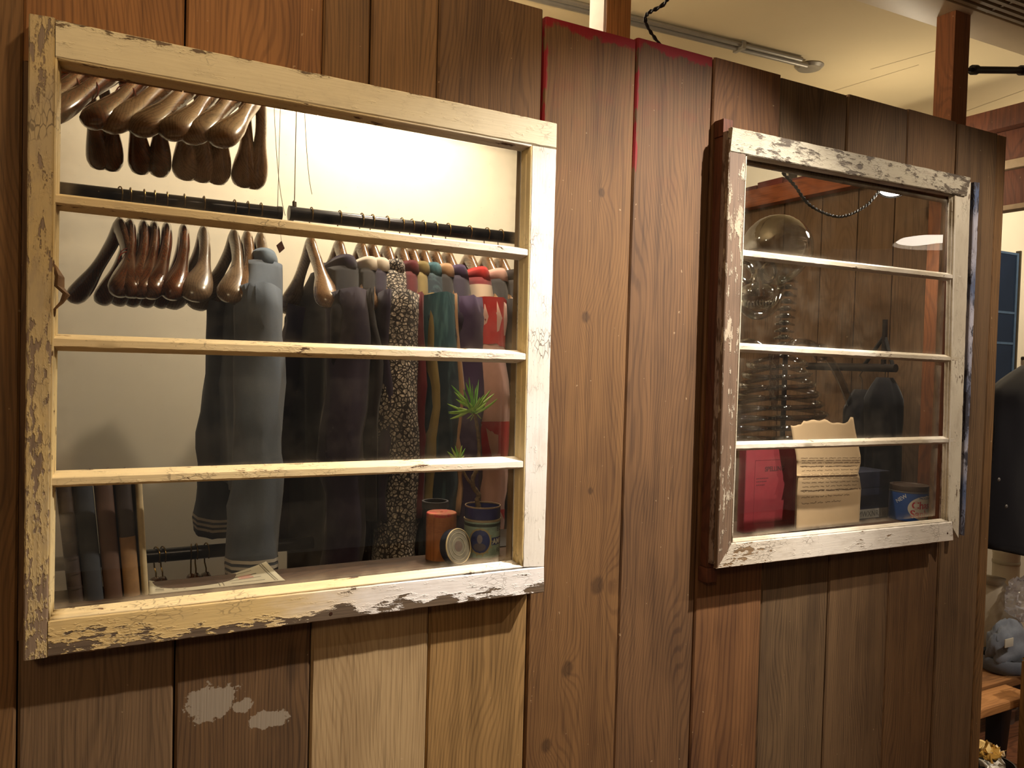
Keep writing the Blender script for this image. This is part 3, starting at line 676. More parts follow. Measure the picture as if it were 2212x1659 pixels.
C = dict(denim=cloth('blue_grey_denim', '727d8e', .3), denim_l=cloth('pale_denim', '7d8da0', .25), navy=cloth('navy_purple', '332a3c', .25), black=cloth('near_black', '17131a', .2),
         floral=cloth('floral_print', '888888', .1, pat='floral'), maroon=cloth('maroon', '5e1f24', .25), olive=cloth('olive', '86754a', .25), teal=cloth('teal_denim', '3f6472', .3, fade='5c8590'), tealdark=cloth('dark_denim', '27343f', .3, fade='3b5058'),
         beige=cloth('beige', 'b28d6c', .25), purple=cloth('purple', '473656', .3), red=cloth('red_cotton', 'b8302d', .2), check=cloth('red_cream_check', '6e2226', .2, pat='check'), white=cloth('white_cotton', 'cfc4b6', .15), stripe=cloth('stripe_white', 'e2ded6', .1), dk=cloth('charcoal', '2a2526', .2), pinkw=cloth('pale_pink', 'c79f94', .2))
garment('sailor_shirt', 'blue grey denim sailor shirt with three white stripes on each cuff', 'shirt', 563, 'g', C['denim'], L=.62, sl=.62, hw=.225, ht=.05, mats=(C['denim'], C['denim']), collar=C['denim_l'], cuff=(C['stripe'], ((.905, .918), (.930, .943), (.955, .968))), seed=1, sw=.060, flare=1.45, y=YR, hl='pale wooden hanger inside the denim sailor shirt', bend=.055)
place_hanger('s', P(672, 460, YR-.02).x, YR-.02, zr, .0, 'bare wooden hanger with a thick round tip, in front of the black coat', GM)
garment('coat', 'long black purple coat hanging beside the bare round tipped hanger', 'coat', 733, 'h', C['black'], L=1.0, sl=.64, hw=.25, ht=.045, mats=(C['black'], C['navy']), collar=C['navy'], seed=2, sw=.066)
garment('dress_shirt', 'black shirt with white collar piece and small white tag behind the coat', 'shirt', 781, 'h', C['dk'], L=1.0, sl=.5, hw=.205, ht=.012, collar=C['white'], seed=3)
garment('patterned_shirt', 'black and white floral print shirt with long hanging sleeve', 'shirt', 836, 'h', C['floral'], L=.70, sl=.66, hw=.25, ht=.052, seed=4, sw=.074)
garment('navy_shirt', 'navy shirt with white trim half hidden behind the floral shirt', 'shirt', 804, 's', C['navy'], L=1.0, sl=.5, hw=.205, ht=.012, collar=C['white'], seed=5)
garment('maroon_shirt', 'dark red shirt squeezed between floral and teal shirts', 'shirt', 868, 'h', C['maroon'], L=1.0, sl=.5, hw=.205, ht=.012, seed=6)
garment('olive_shirt', 'olive patterned shirt just before the teal denim shirt', 'shirt', 890, 'h', C['olive'], L=1.0, sl=.5, hw=.205, ht=.012, seed=7)
garment('denim_shirt', 'teal denim shirt with faded yoke and dark sleeves', 'shirt', 914, 'h', C['tealdark'], L=.78, sl=.62, hw=.25, ht=.046, mats=(C['tealdark'], C['tealdark']), collar=C['teal'], seed=8, cuff=(C['teal'], ((0.0, .22),)), sw=.070)
garment('beige_shirt', 'beige shirt hanging after the teal denim shirt', 'shirt', 940, 'h', C['dk'], L=1.0, sl=.50, hw=.205, ht=.012, collar=C['beige'], mats=(C['dk'], C['beige']), seed=9)
garment('purple_shirt', 'dull purple shirt hanging before the red one', 'shirt', 968, 'h', C['purple'], L=.8, sl=.62, hw=.25, ht=.040, mats=(C['navy'], C['purple']), collar=C['purple'], seed=10, sw=.064)
garment('red_shirt', 'red topped shirt with broad cream and maroon bands', 'shirt', 1014, 'h', C['check'], L=.82, sl=.60, hw=.25, ht=.044, mats=(C['check'], C['pinkw']), collar=C['red'], seed=11, cuff=(C['red'], ((0.0, .17), (.42, .58), (.80, .95))), sw=.066)
garment('dark_trimmed_shirt', 'charcoal shirt with pale pink shoulder at the far end of the rail', 'shirt', 1052, 'h', C['dk'], L=.8, sl=.6, hw=.235, ht=.020, collar=C['pinkw'], seed=12)
garment('charcoal_shirt', 'last charcoal shirt on the rail, nearly hidden by the window stile', 'shirt', 1082, 'h', C['dk'], L=.8, sl=.6, hw=.235, ht=.020, seed=13)

tg = MB(); q_ = P(606, 533, YR-.06); s_ = PXM(q_)
tg.add([q_+V((-9*s_, 0, 2*s_)), q_+V((-2*s_, 0, -14*s_)), q_+V((9*s_, 0, -3*s_)), q_+V((2*s_, 0, 13*s_))], [(0, 1, 2, 3)])
tgo = tg.build('leather_tag', plain('tag_brown', '5a2f1c', .6, var=.2, scale=80), solid=.002, smooth=False); tag(tgo, 'small brown diamond tag hanging above the denim shirt collar', 'tag')
MB().tube([q_+V((2*s_, 0, 11*s_)), V((q_.x+.003, q_.y+.04, zr-.02))], .0005, 5).build('string', M['wire'], tgo, rel=False)
q_ = P(828, 950, YR-.30); s_ = PXM(q_)
wt = MB().add([q_+V((0, 0, 22*s_)), q_+V((-3*s_, 0, -18*s_)), q_+V((4*s_, .003, -20*s_))], [(0, 1, 2)]).build('paper_tag', plain('tag_white', 'c4bcb2', .8), solid=.0008, smooth=False); tag(wt, 'narrow white paper tag hanging beside the floral sleeve', 'tag')
MB().tube([q_+V((0, 0, 21*s_)), q_+V((.004, .05, 120*s_))], .0004, 5).build('string', M['wire'], wt, rel=False)
# ================================================================== on the first window's shelf
ys0 = .034
def book(label, px0, px1, pyb, h, d, cover, page, lean, bands=0, y=ys0, group='old books', half=None, z=ZS):
    a = P(px0, pyb, y); b = P(px1, pyb, y); t = b.x-a.x
    r = thing('old_book', label, 'book', (b.x, y, z), group)
    r.rotation_euler = (0, -lean, 0)
    th = .0025
    m = MB(); O = V((b.x, y, z))
    bx = lambda mb, x0, x1, y0, y1, z0, z1: mb.box(O.x+x0, O.x+x1, O.y+y0, O.y+y1, O.z+z0, O.z+z1)
    rows = []
    prof = [(-t, d), (-t, .006)]+[(-t/2-math.cos(math.pi*i/8)*t/2, .006-.006*math.sin(math.pi*i/8)) for i in range(1, 8)]+[(0, .006), (0, d), (-th, d), (-th, .007), (-t+th, .007), (-t+th, d)]
    MB().loft([[O+V((x, yy, zz)) for x, yy in prof] for zz in (0, h)]).build('cover', cover, r, ang=40)
    bx(MB(), -t+th+.0002, -th-.0002, .0075, d-.004, .003, h-.004).build('pages', page, r)
    for i in range(bands):
        z0 = h*(.12+.76*i/max(1, bands-1))
        MB().loft([[O+V((x-(.0012 if k in () else 0), yy-.0018, zz)) for k, (x, yy) in enumerate(prof[1:10])]+[O+V((x, yy+.0005, zz)) for (x, yy) in reversed(prof[1:10])] for zz in (z0, z0+.004)]).build('spine_band', cover, r, ang=40)
    if half:
        MB().loft([[O+V((x, yy-.0008, zz)) for (x, yy) in prof[1:10]]+[O+V((x, yy+.0004, zz)) for (x, yy) in reversed(prof[1:10])] for zz in (.001, h*.52)]).build('worn_leather', half, r, ang=40)
    return r
pg = plain('book_pages', '9a8460', .9, var=.15, scale=60)
BK = [plain('leather_dark', '32221a', .5, var=.3, scale=40, bump=.4), plain('cloth_navy', '23252a', .75, var=.25, scale=60, bump=.3), plain('cloth_brown', '4b3020', .6, var=.25, scale=40, bump=.3), plain('leather_black', '2c201b', .5, var=.25, scale=40, bump=.3)]
tan = plain('leather_tan', '86623c', .6, var=.3, scale=50, bump=.3)
book('dark ridged leather book leaning against the frame side', 148, 181, 1306, .186, .15, BK[0], pg, .105, 7)
book('navy cloth book second in the leaning row', 183, 225, 1305, .190, .16, BK[1], pg, .10)
book('plain brown book in the middle of the leaning row', 227, 266, 1302, .191, .16, BK[2], pg, .094)
book('book with black top and worn tan lower spine', 269, 304, 1300, .190, .16, BK[3], pg, .09, half=tan)
bk5 = book('thin book with cream edge and torn pale corner at the end of the row', 307, 322, 1296, .188, .15, plain('cover_cream', 'a08c68', .8, var=.2, scale=50), pg, .068)
# newspaper sheet
def surf(fn, nu, nv): return [[fn(u/nu, v/nv) for u in range(nu+1)] for v in range(nv+1)]
NP = [P(322, 1290, .030), P(440, 1285, .030), P(616, 1259, .030), P(322, 1254, .12), P(440, 1254, .12), P(575, 1213, .12)]
def newsp(u, v):
    a = (lerp(NP[0], NP[1], u*2) if u < .5 else lerp(NP[1], NP[2], u*2-1)); b = (1-u)**2*NP[3]+2*u*(1-u)*(NP[4]*2-(NP[3]+NP[5])*.5)+u*u*NP[5]
    a = V((a.x, a.y, ZS+.0015)); p = a.lerp(b, v); p.z = lerp(a.z, b.z, v**1.4); return p
npo = MB().grid(surf(newsp, 24, 8)).build('newspaper_sheet', M['news'], solid=.0006, ang=180); tag(npo, 'curled old printed sheet with faint columns lying beside the books', 'paper')
mb = MB()
def nline(mb, u0, u1, v0, v1, w_):
    pts = [newsp(lerp(u0, u1, i/6), lerp(v0, v1, i/6))+V((0, 0, .0011)) for i in range(7)]; ribbon(mb, pts, w_, (0, -.4, 1))
for u in (.60, .625, .945, .96): nline(mb, u, u, .05, .98, .0008)
random.seed(3)
for u0, u1 in ((.05, .16), (.20, .27), (.30, .37), (.66, .90)):
    for k in range(7):
        v = .16+k*.11
        if u0 == .66 and k % 2: continue
        nline(mb, u0+random.random()*.02, u1-random.random()*.04, v, v, .0016 if k in (1, 4) else .0009)
mb.build('print', M['newsink'], npo, rel=False)
mb = MB(); 
for k in range(3): nline(mb, .74+.02*(k % 2), .84-.02*(k % 2), .42+.07*k, .44+.07*k, .004)
mb.build('red_seal', plain('faded_red', '9c7464', .9), npo, rel=False)
# cylinder-record tin with plant
def cyl_text(txt, size, c, R, ang, z, mat, par, bold=.0, name='lettering', align='CENTER'):
    vs, fs = text_mesh(txt, size, bold, align); mb = MB()
    out = []
    for v in vs:
        a = ang+v.x/R; out.append(V((c[0]+math.sin(a)*R, c[1]-math.cos(a)*R, z+v.y)))
    mb.add(out, fs); return mb.build(name, mat, par, smooth=False)
def cyl_patch(c, R, a0, a1, z0, z1, mat, par, name, shape=None, n=24):
    mb = MB(); rows = []
    for i in range(n+1):
        v = i/n; r = []
        for j in range(n+1):
            u = j/n; uu, vv = u*2-1, v*2-1
            if shape == 'ellipse': uu = uu*math.sqrt(max(0, 1-vv*vv))
            a = lerp(a0, a1, (uu+1)/2); r.append(V((c[0]+math.sin(a)*R, c[1]-math.cos(a)*R, lerp(z0, z1, (vv+1)/2))))
        rows.append(r)
    return mb.grid(rows).build(name, mat, par, ang=180)
YT = .078
tc = P(1040, 1200, YT); R = 39*PXM(P(1040, 1150, YT)); H = P(1040, 1090, YT).z-ZS
tin = thing('record_tin', 'round blue and pale green tin with portrait medallion, holding the succulent', 'tin', (tc.x, YT, ZS))
c0 = (tc.x, YT, ZS)
zb1 = H*.70
MB().lathe([(0, 0.0), (R, 0), (R, zb1), (R*1.0, zb1)], c0, 48).build('body', plain('pale_green_litho', 'a9c6b6', .45, var=.3, scale=70, bump=.15), tin, ang=40)
MB().lathe([(R*1.0, zb1), (R*1.035, zb1+.001), (R*1.035, zb1+.004), (R*.985, zb1+.005)], c0, 48).build('bead', plain('tin_rim', 'b9a888', .4, .3, .2, 90), tin, ang=40)
MB().lathe([(R*1.004, zb1-.009), (R*1.006, zb1-.0085), (R*1.006, zb1-.0035), (R*1.004, zb1-.003)], c0, 48).build('green_band', plain('dark_green', '2f3a2c', .5), tin, ang=40)
MB().lathe([(R*.985, zb1+.005), (R*.985, H-.003), (R*.965, H-.003), (R*.965, zb1+.006)], c0, 48).build('collar', plain('blue_litho', '2a2a6a', .4, var=.25, scale=80, bump=.1), tin, ang=40)
MB().lathe([(R*.985, H-.003), (R*.995, H-.0015), (R*.985, H), (R*.955, H), (R*.945, H-.002), (R*.96, H-.003)], c0, 48).build('rim', plain('worn_rim', 'b39a7c', .5, .2, .3, 120), tin, ang=40)
MB().lathe([(0, H-.018), (R*.962, H-.018)], c0, 32).build('soil', plain('soil', '2a1c14', .95, var=.5, scale=150, bump=.9), tin)
fa = math.atan2(CAM.x-tc.x, -(CAM.y-YT))        # angle that faces the camera
blue = plain('blue_print', '33417f', .5, var=.2, scale=60); cream_ = plain('cream_print', 'b7a878', .55, var=.2, scale=60)
am = fa-.10; zc_ = ZS+zb1*.47
cyl_patch(c0, R*1.004, am-.64, am+.64, zc_-.027, zc_+.027, cream_, tin, 'medallion_ring', 'ellipse')
md = cyl_patch(c0, R*1.007, am-.55, am+.55, zc_-.0235, zc_+.0235, blue, tin, 'medallion', 'ellipse')
skin = plain('portrait_grey', '8e8790', .6, var=.2, scale=90)
cyl_patch(c0, R*1.010, am-.17, am+.13, zc_-.004, zc_+.014, skin, md, 'portrait_head', 'ellipse')
cyl_patch(c0, R*1.0095, am-.36, am+.33, zc_-.019, zc_-.003, plain('portrait_coat', '5d5866', .6), md, 'portrait_shoulders', 'ellipse')
for k in range(14):
    a = 2*math.pi*k/14
    cyl_patch(c0, R*1.008, am+.70*math.cos(a)-.035, am+.70*math.cos(a)+.035, zc_+.029*math.sin(a)-.0016, zc_+.0265*math.sin(a)+.0016, cream_, tin, 'scroll_dot', 'ellipse', 6)
aR = fa+1.08
ink = plain('dark_print', '2a2f3a', .5)
cyl_text('ED', .0135, c0, R*1.006, fa+.92, ZS+zb1*.74, ink, tin, align='LEFT')
cyl_patch(c0, R*1.004, fa+.56, fa+1.7, ZS+zb1*.36, ZS+zb1*.57, blue, tin, 'blue_label')
cyl_text('AMB', .0145, c0, R*1.008, fa+.62, ZS+zb1*.39, plain('label_white', 'cfd2c8', .5), tin, .0006, align='LEFT')
cyl_text('RE', .0125, c0, R*1.006, fa+.92, ZS+zb1*.14, ink, tin, align='LEFT')
# the plant: a branching stem with two tufts of long narrow leaves
pl = thing('succulent_plant', 'small succulent with a bare branching stem and two tufts of narrow green leaves', 'plant', (tc.x, YT, ZS+H-.018))
stm = plain('plant_bark', '7d6548', .85, var=.4, scale=180, bump=.8)
Q = lambda x, y, dy=0.0: P(x, y, YT+dy)
def smooth_path(pts, n=6):
    out = []
    for i in range(len(pts)-1):
        p0, p1, p2, p3 = pts[max(0, i-1)], pts[i], pts[i+1], pts[min(len(pts)-1, i+2)]
        for k in range(n):
            t = k/n; out.append(.5*((2*p1)+(p2-p0)*t+(2*p0-5*p1+4*p2-p3)*t*t+(3*p1-p0-3*p2+p3)*t**3))
    out.append(pts[-1]); return out
main = smooth_path([V((tc.x-.006, YT, ZS+H-.018)), Q(1031, 1082), Q(1034, 1070), Q(1022, 1050), Q(1022, 1032), Q(1031, 1010), Q(1035, 970), Q(1031, 925), Q(1025, 893)])
MB().tube(main, [lerp(.0055, .0034, i/(len(main)-1))*(1+.12*math.sin(i*2.1)) for i in range(len(main))], 10).build('stem', stm, pl, ang=60)
br = smooth_path([Q(1022, 1048), Q(1012, 1038), Q(1003, 1022), Q(992, 996)])
MB().tube(br, [lerp(.0032, .0024, i/(len(br)-1)) for i in range(len(br))], 8).build('branch', stm, pl, ang=60)
gA_ = [plain('leaf_green_a', '8fbd4c', .45, var=.15, scale=60), plain('leaf_green_b', 'a5c85e', .45, var=.15, scale=60), plain('leaf_green_c', '69a840', .45, var=.15, scale=60)]
def leaf(base, tip, w_, mat, sag):
    mid = (base+tip)/2+V((0, 0, sag)); path = [base*(1-t)**2+mid*2*t*(1-t)+tip*t*t for t in [i/8 for i in range(9)]]
    MB().tube(path, [w_*k for k in (.45, .7, .9, 1, 1.05, 1, .85, .6, .12)], 6, flat=.55).build('leaf', mat, pl, ang=80)
tips = [(966, 872), (969, 893), (985, 862), (972, 905), (968, 890), (975, 832), (981, 846), (990, 850), (1006, 826), (1013, 815), (1020, 830), (1027, 838), (1034, 820), (1037, 858), (1060, 842), (1068, 850), (1075, 861), (1050, 870), (1015, 850), (1000, 838), (1010, 876), (990, 880), (1046, 852), (1003, 868), (1030, 832)]
random.seed(5)
for i, (x, y) in enumerate(tips):
    b = Q(1024+random.uniform(-5, 5), 888+random.uniform(-8, 8), random.uniform(-.004, .004))
    dy = (.03 if i % 3 == 0 else -.028 if i % 3 == 1 else .0)+random.uniform(-.01, .01)
    leaf(b, P(x, y, YT+dy), .0026+.0006*random.random(), gA_[(2 if y < 840 else i % 2)], -.006 if y > 850 else -.002)
for i in range(5):
    b = Q(1022+i*2, 893); leaf(b, Q(1008+i*8, 905+4*(i % 2), .008*(i-2)), .0012, gA_[1], -.003)
for i, (x, y) in enumerate(((966, 975), (975, 966), (983, 962), (990, 968), (998, 962), (1005, 968), (972, 985), (1003, 984))):
    leaf(Q(991, 996), P(x, y, YT+.012*((i % 3)-1)), .0024, gA_[i % 3], -.002)
# ribbed wooden tube with red lid
YO = .080
oc = P(952, 1180, YO); Ro = 32.5*PXM(oc); Ho = P(952, 1106, YO).z-ZS
tb = thing('wooden_tube', 'orange brown turned wooden canister with worn red lid', 'canister', (oc.x, YO, ZS)); c1 = (oc.x, YO, ZS)
pf = [(0, 0), (Ro, 0), (Ro, Ho*.58)]
for k in range(13):
    z = Ho*.60+k*(Ho*.28/13); pf += [(Ro*1.0, z), (Ro*1.014, z+Ho*.008), (Ro*1.0, z+Ho*.017)]
pf += [(Ro, Ho*.93)]
MB().lathe(pf, c1, 48).build('body', wood('turned_wood', 'a86a38', '8a4f26', knots=0, bump=.1, rough=.55, contrast=.5), tb, ang=20)
g = G('worn_red_lid'); co = g.co(); k = g.mr(g.noise(co, 60, 5, .7), .42, .58)
redlid = g.done(g.pbsdf(Base_Color=g.mix(k, lin('a8352f'), lin('a5623c')), Roughness=.6))
MB().lathe([(Ro, Ho*.93), (Ro*1.0, Ho*.985), (Ro*.96, Ho), (Ro*.12, Ho*1.0), (Ro*.10, Ho*.99), (0, Ho*.99)], c1, 48).build('lid', redlid, tb, ang=35)
# round tin lid leaning on the tube
lc = P(986, 1198, .030); Rl = 38*PXM(lc)
ld = thing('tin_lid', 'round dark blue tin lid with cream rim leaning against the wooden canister', 'lid', (lc.x, .022, ZS+.001))
nrm = (V((CAM.x, CAM.y, CAM.z+.35))-lc); nrm = V((.40, -1, .26)).normalized(); mt = nrm.to_track_quat('Z', 'Y').to_matrix()
cz = ZS+.0015+Rl*math.sqrt(1-nrm.z**2)+.0
lc = V((lc.x, .022, cz))
MB().lathe([(Rl, -.017), (Rl, 0), (Rl*.97, .001)], lc, 48, mt).build('rim_side', plain('lid_navy', '232b3c', .4, .2, .25, 80), ld, ang=40)
MB().lathe([(Rl*1.0, -.001), (Rl*1.01, .0008), (Rl*.97, .0022), (Rl*.94, .0005)], lc, 48, mt).build('rim', plain('lid_rim', 'b4a078', .5, .3, .2, 80), ld, ang=40)
MB().lathe([(Rl*.95, .0003), (0, .0003)], lc, 48, mt).build('face', plain('lid_face', '736956', .5, .3, .3, 60), ld)
for rr in (.78, .52): MB().lathe([(Rl*rr, .0005), (Rl*rr, .0011), (Rl*(rr-.03), .0011), (Rl*(rr-.03), .0005)], lc, 48, mt).build('ring', plain('lid_ring', '968a70', .5, .3, .2, 60), ld, ang=40)
MB().lathe([(Rl*.30, .0006), (0, .0007)], lc, 20, mt).build('stain', plain('lid_stain', '5a4434', .6, .1, .4, 120), ld)
# dark jar and dark box in the gloom behind
cb = thing('dark_cabinet', 'narrow nearly black cabinet in the gloom behind the shelf', 'cabinet', (.80, .14, 0))
nb_ = plain('cabinet_black', '120e10', .6)
MB().box(.80, .97, .135, .27, .0, ZS-.012).build('body', nb_, cb, bevel=.003); MB().box(.79, .98, .125, .28, ZS-.0115, ZS).build('top', nb_, cb, bevel=.003)
for x in (.81, .89): MB().box(x, x+.07, .127, .1345, .05, ZS-.04).build('door', nb_, cb, bevel=.002)
jc = P(933, 1140, .20); jr = 27*PXM(jc)
jar = thing('dark_jar', 'dark jar with a dull grey rim in the gloom behind the canister', 'jar', (jc.x, .185, ZS))
hj = P(933, 1082, .185).z-ZS
MB().lathe([(0, 0), (jr*.9, 0), (jr*.92, hj*.85), (0, hj*.85)], (jc.x, .185, ZS), 32).build('body', plain('jar_black', '15131a', .4), jar, ang=40)
MB().lathe([(jr*1.05, hj*.85), (jr*1.06, hj), (jr*.9, hj), (jr*.88, hj*.86)], (jc.x, .185, ZS), 32).build('rim', plain('jar_rim', '3d3a3c', .5), jar, ang=40)
# ================================================================== on the second window's shelf
# red spelling book standing with its cover to the glass
YK = .105
a = P(1607, 1150, YK); b = P(1716, 1145, YK); hb_ = P(1660, 962, YK).z-ZSB
rb = thing('red_book', 'red clothbound spelling book standing cover outward behind the glass', 'book', (a.x, YK, ZSB))
redc = plain('red_cloth', '7c1c25', .7, var=.12, scale=60, bump=.25); redd = plain('red_cloth_dark', '6e1822', .75, var=.15, scale=60)
wbk = b.x-a.x
MB().box(a.x, b.x, YK, YK+.003, ZSB+.0005, ZSB+hb_).build('cover', redc, rb, bevel=.001)
MB().box(a.x, b.x, YK+.021, YK+.024, ZSB+.0005, ZSB+hb_).build('cover', redc, rb, bevel=.001)
MB().box(a.x-.002, a.x+.0025, YK+.0005, YK+.0235, ZSB+.0005, ZSB+hb_).build('spine', redd, rb, bevel=.001)
MB().box(a.x+.004, b.x-.003, YK+.0032, YK+.0208, ZSB+.002, ZSB+hb_-.003).build('pages', pg, rb)
mb = MB(); f0, f1, g0, g1 = a.x+wbk*.17, b.x-wbk*.06, ZSB+hb_*.10, ZSB+hb_*.83
yy = YK-.0004
for p, q in (((f0, g0), (f1, g0)), ((f1, g0), (f1, g1)), ((f1, g1), (f0, g1)), ((f0, g1), (f0, g0))): ribbon(mb, [V((p[0], yy, p[1])), V((q[0], yy, q[1]))], .0012, (0, -1, 0))
mb.build('cover_border', redd, rb, smooth=False)
def flat_text(txt, size, x, y, z, mat, par, bold=0.0, rz=0.0, align='CENTER', name='lettering'):
    vs, fs = text_mesh(txt, size, bold, align); c, s = math.cos(rz), math.sin(rz)
    return MB().add([V((x+v.x*c-v.y*s, y, z+v.x*s+v.y*c)) for v in vs], fs).build(name, mat, par, smooth=False)
flat_text('SPELLING', .0165, (f0+f1)/2, yy, ZSB+hb_*.70, plain('cover_ink', '4a1018', .8), rb, .0004)
mb = MB()
for k, (l, zf) in enumerate(((.42, .62), (.36, .585), (.34, .545))):
    for i in range(9):
        if i/9 > l*1.6: break
        x0 = f0+.006+i*.0062; ribbon(mb, [V((x0, yy, ZSB+hb_*zf)), V((x0+.0042, yy, ZSB+hb_*zf))], .0026, (0, -1, 0))
mb.build('small_print', plain('cover_ink2', '55131c', .8), rb, smooth=False)
# handwritten letter propped upright
YL = .058
Lx = [(1145, 1720), (1100, 1721), (1060, 1722), (1034, 1724), (1026, 1721), (1000, 1721), (985, 1720), (950, 1713), (917, 1708)]
Rx = [(1131, 1856), (1090, 1858), (1055, 1860), (1032, 1857), (1022, 1854), (1000, 1859), (985, 1859), (950, 1852), (911, 1843)]
def letter(u, v):
    f_ = v*(len(Lx)-1); i = min(int(f_), len(Lx)-2); t = f_-i
    l = (lerp(Lx[i][1], Lx[i+1][1], t), lerp(Lx[i][0], Lx[i+1][0], t)); r_ = (lerp(Rx[i][1], Rx[i+1][1], t), lerp(Rx[i][0], Rx[i+1][0], t))
    top = max(0, (v-.93)/.07); wob = ((2 if u < .2 else -7 if u < .55 else 9*math.sin((u-.55)*6.5)-7 if u < .93 else -9)+1.5*math.sin(u*31))*top
    y = YL+.010*v+.0035*math.sin(u*math.pi)*1-.004*math.exp(-((v-.47)/.035)**2)+.004*math.exp(-((v-.60)/.05)**2)+.0012*math.exp(-((u-.43)/.02)**2)
    return P(lerp(l[0], r_[0], u), lerp(l[1], r_[1], u)+wob, y)
lt = MB().grid(surf(letter, 24, 56)).build('handwritten_letter', M['paper'], ang=180, solid=.0004); tag(lt, 'creased tan letter covered in brown handwriting, propped beside the red book', 'letter')
mb = MB(); random.seed(11)
for k in range(15):
    v = .715-k*.0425
    if v < .12: break
    u1 = (.96, .94, .97, .95, .93, .90, .95, .92, .96, .88, .95, .97, .78, .60, .2)[k]
    u = .06+random.random()*.02; dark = k in (3, 11)
    while u < u1:
        wl = random.uniform(.05, .15); n = int(wl*130); pts = []
        ph = random.random()*6
        for i in range(n+1):
            uu = u+wl*i/n; amp = .0075*(1+.9*(random.random() < .16)); vv = v+.008*(uu-.5)+amp*math.sin(i*1.9+ph)*.5+amp*.3*math.sin(i*.77+ph)
            p = letter(min(uu, .985), vv); pts.append(p+V((0, -.0006, 0)))
        ribbon(mb, pts, .0010 if not dark else .0014, (0, -1, 0)); u += wl+.02
    if dark: ribbon(mb, [letter(.05+.85*i/20, v+.004*math.sin(i))+V((0, -.0007, 0)) for i in range(21)], .0016, (0, -1, 0))
mb.build('handwriting', plain('letter_ink', '5a4126', .9, var=.1), lt, rel=False, smooth=False)
# dark navy box with pale lettered strip
YX = .115
a = P(1806, 1120, YX); b = P(1918, 1115, YX); hx = P(1885, 1019, YX).z-ZSB
nb = thing('navy_box', 'dark navy box with a pale lettered strip beside the coffee can', 'box', (a.x, YX, ZSB))
nav = plain('navy_card', '191c30', .5, var=.2, scale=40)
MB().box(a.x, b.x, YX, YX+.09, ZSB+.0005, ZSB+hx*.66).build('body', nav, nb, bevel=.0015)
MB().box(a.x-.001, b.x+.001, YX-.001, YX+.091, ZSB+hx*.665, ZSB+hx).build('lid', nav, nb, bevel=.0015)
MB().box(a.x+.01, b.x-.003, YX-.0008, YX-.0002, ZSB+hx*.03, ZSB+hx*.22).build('label_strip', plain('label_grey', '8b877f', .7, var=.15, scale=90), nb)
flat_text('MWXNR', hx*.17, (a.x+b.x)/2+.022, YX-.0012, ZSB+hx*.065, plain('label_ink', '55504a', .7), nb)
# coffee can
YC = .085
cc = P(1961, 1110, YC); Rc = 40*PXM(cc); Hc = P(1961, 1049, YC-Rc*.3).z-ZSB
can = thing('coffee_can', 'round blue and white coffee can with red lettering and brown lid', 'can', (cc.x, YC, ZSB)); c2 = (cc.x, YC, ZSB)
hb2 = Hc*.80
MB().lathe([(0, 0), (Rc, 0), (Rc, hb2)], c2, 64).build('body', plain('blue_can', '2d56a6', .35, var=.06, scale=40, coat=.3), can, ang=40)
MB().lathe([(Rc, hb2), (Rc*1.015, hb2+.001), (Rc*1.015, hb2+.003), (Rc*.98, hb2+.004)], c2, 64).build('bead', plain('can_steel', '8f8f92', .35, .7, .1, 80), can, ang=40)
MB().lathe([(Rc*.98, hb2+.004), (Rc*.99, Hc-.003), (Rc*.97, Hc), (Rc*.80, Hc), (Rc*.78, Hc-.002), (0, Hc-.002)], c2, 64).build('lid', plain('brown_lid', '4a3728', .5, .1, .25, 60), can, ang=40)
fc = math.atan2(CAM.x-cc.x, -(CAM.y-YC))
ell = cyl_patch(c2, Rc*1.003, fc-.02, fc+2.1, ZSB+hb2*.02, ZSB+hb2*.93, plain('can_white', 'd9d6d0', .35, var=.04, scale=40), can, 'oval_label', 'ellipse')
rdi = plain('can_red', 'c01f3a', .4, var=.05, scale=40)
cyl_text('Chase &', hb2*.37, c2, Rc*1.006, fc+1.08, ZSB+hb2*.46, rdi, can, .0007)
cyl_text('Sanborn', hb2*.37, c2, Rc*1.006, fc+1.00, ZSB+hb2*.15, rdi, can, .0007)
cyl_text('PROCESSED', hb2*.11, c2, Rc*1.006, fc+.98, ZSB+hb2*.80, plain('can_blue_ink', '3a5a9a', .4), can, .0002)
vs, fs = text_mesh('NEW', hb2*.19, .0003); cr, sr = math.cos(.62), math.sin(.62)
MB().add([V((c2[0]+math.sin(fc-.30+(v.x*cr-v.y*sr)/Rc)*Rc*1.005, c2[1]-math.cos(fc-.30+(v.x*cr-v.y*sr)/Rc)*Rc*1.005, ZSB+hb2*.74+v.x*sr+v.y*cr)) for v in vs], fs).build('lettering', plain('can_white_ink', 'd5dbe6', .4), can, smooth=False)
# little lens
lc2 = P(2003, 1106, .055); rl = 11*PXM(lc2)
ln = thing('small_lens', 'small black lens with a bright ring beside the coffee can', 'lens', (lc2.x, .055, ZSB))
MB().lathe([(0, 0), (rl*1.1, 0), (rl*1.1, rl*1.4), (rl, rl*1.5)], (lc2.x, .055, ZSB), 28).build('barrel', plain('lens_black', '141414', .3), ln, ang=40)
MB().lathe([(rl*1.12, rl*1.5), (rl*1.12, rl*1.75), (rl*.85, rl*1.75), (rl*.85, rl*1.5)], (lc2.x, .055, ZSB), 28).build('ring', plain('lens_ring', 'b5b2ae', .2, .9, .05, 80), ln, ang=40)
MB().lathe([(rl*.85, rl*1.6), (0, rl*1.68)], (lc2.x, .055, ZSB), 28).build('glass', plain('lens_glass', '0d1016', .05, 0, .05, 20), ln)

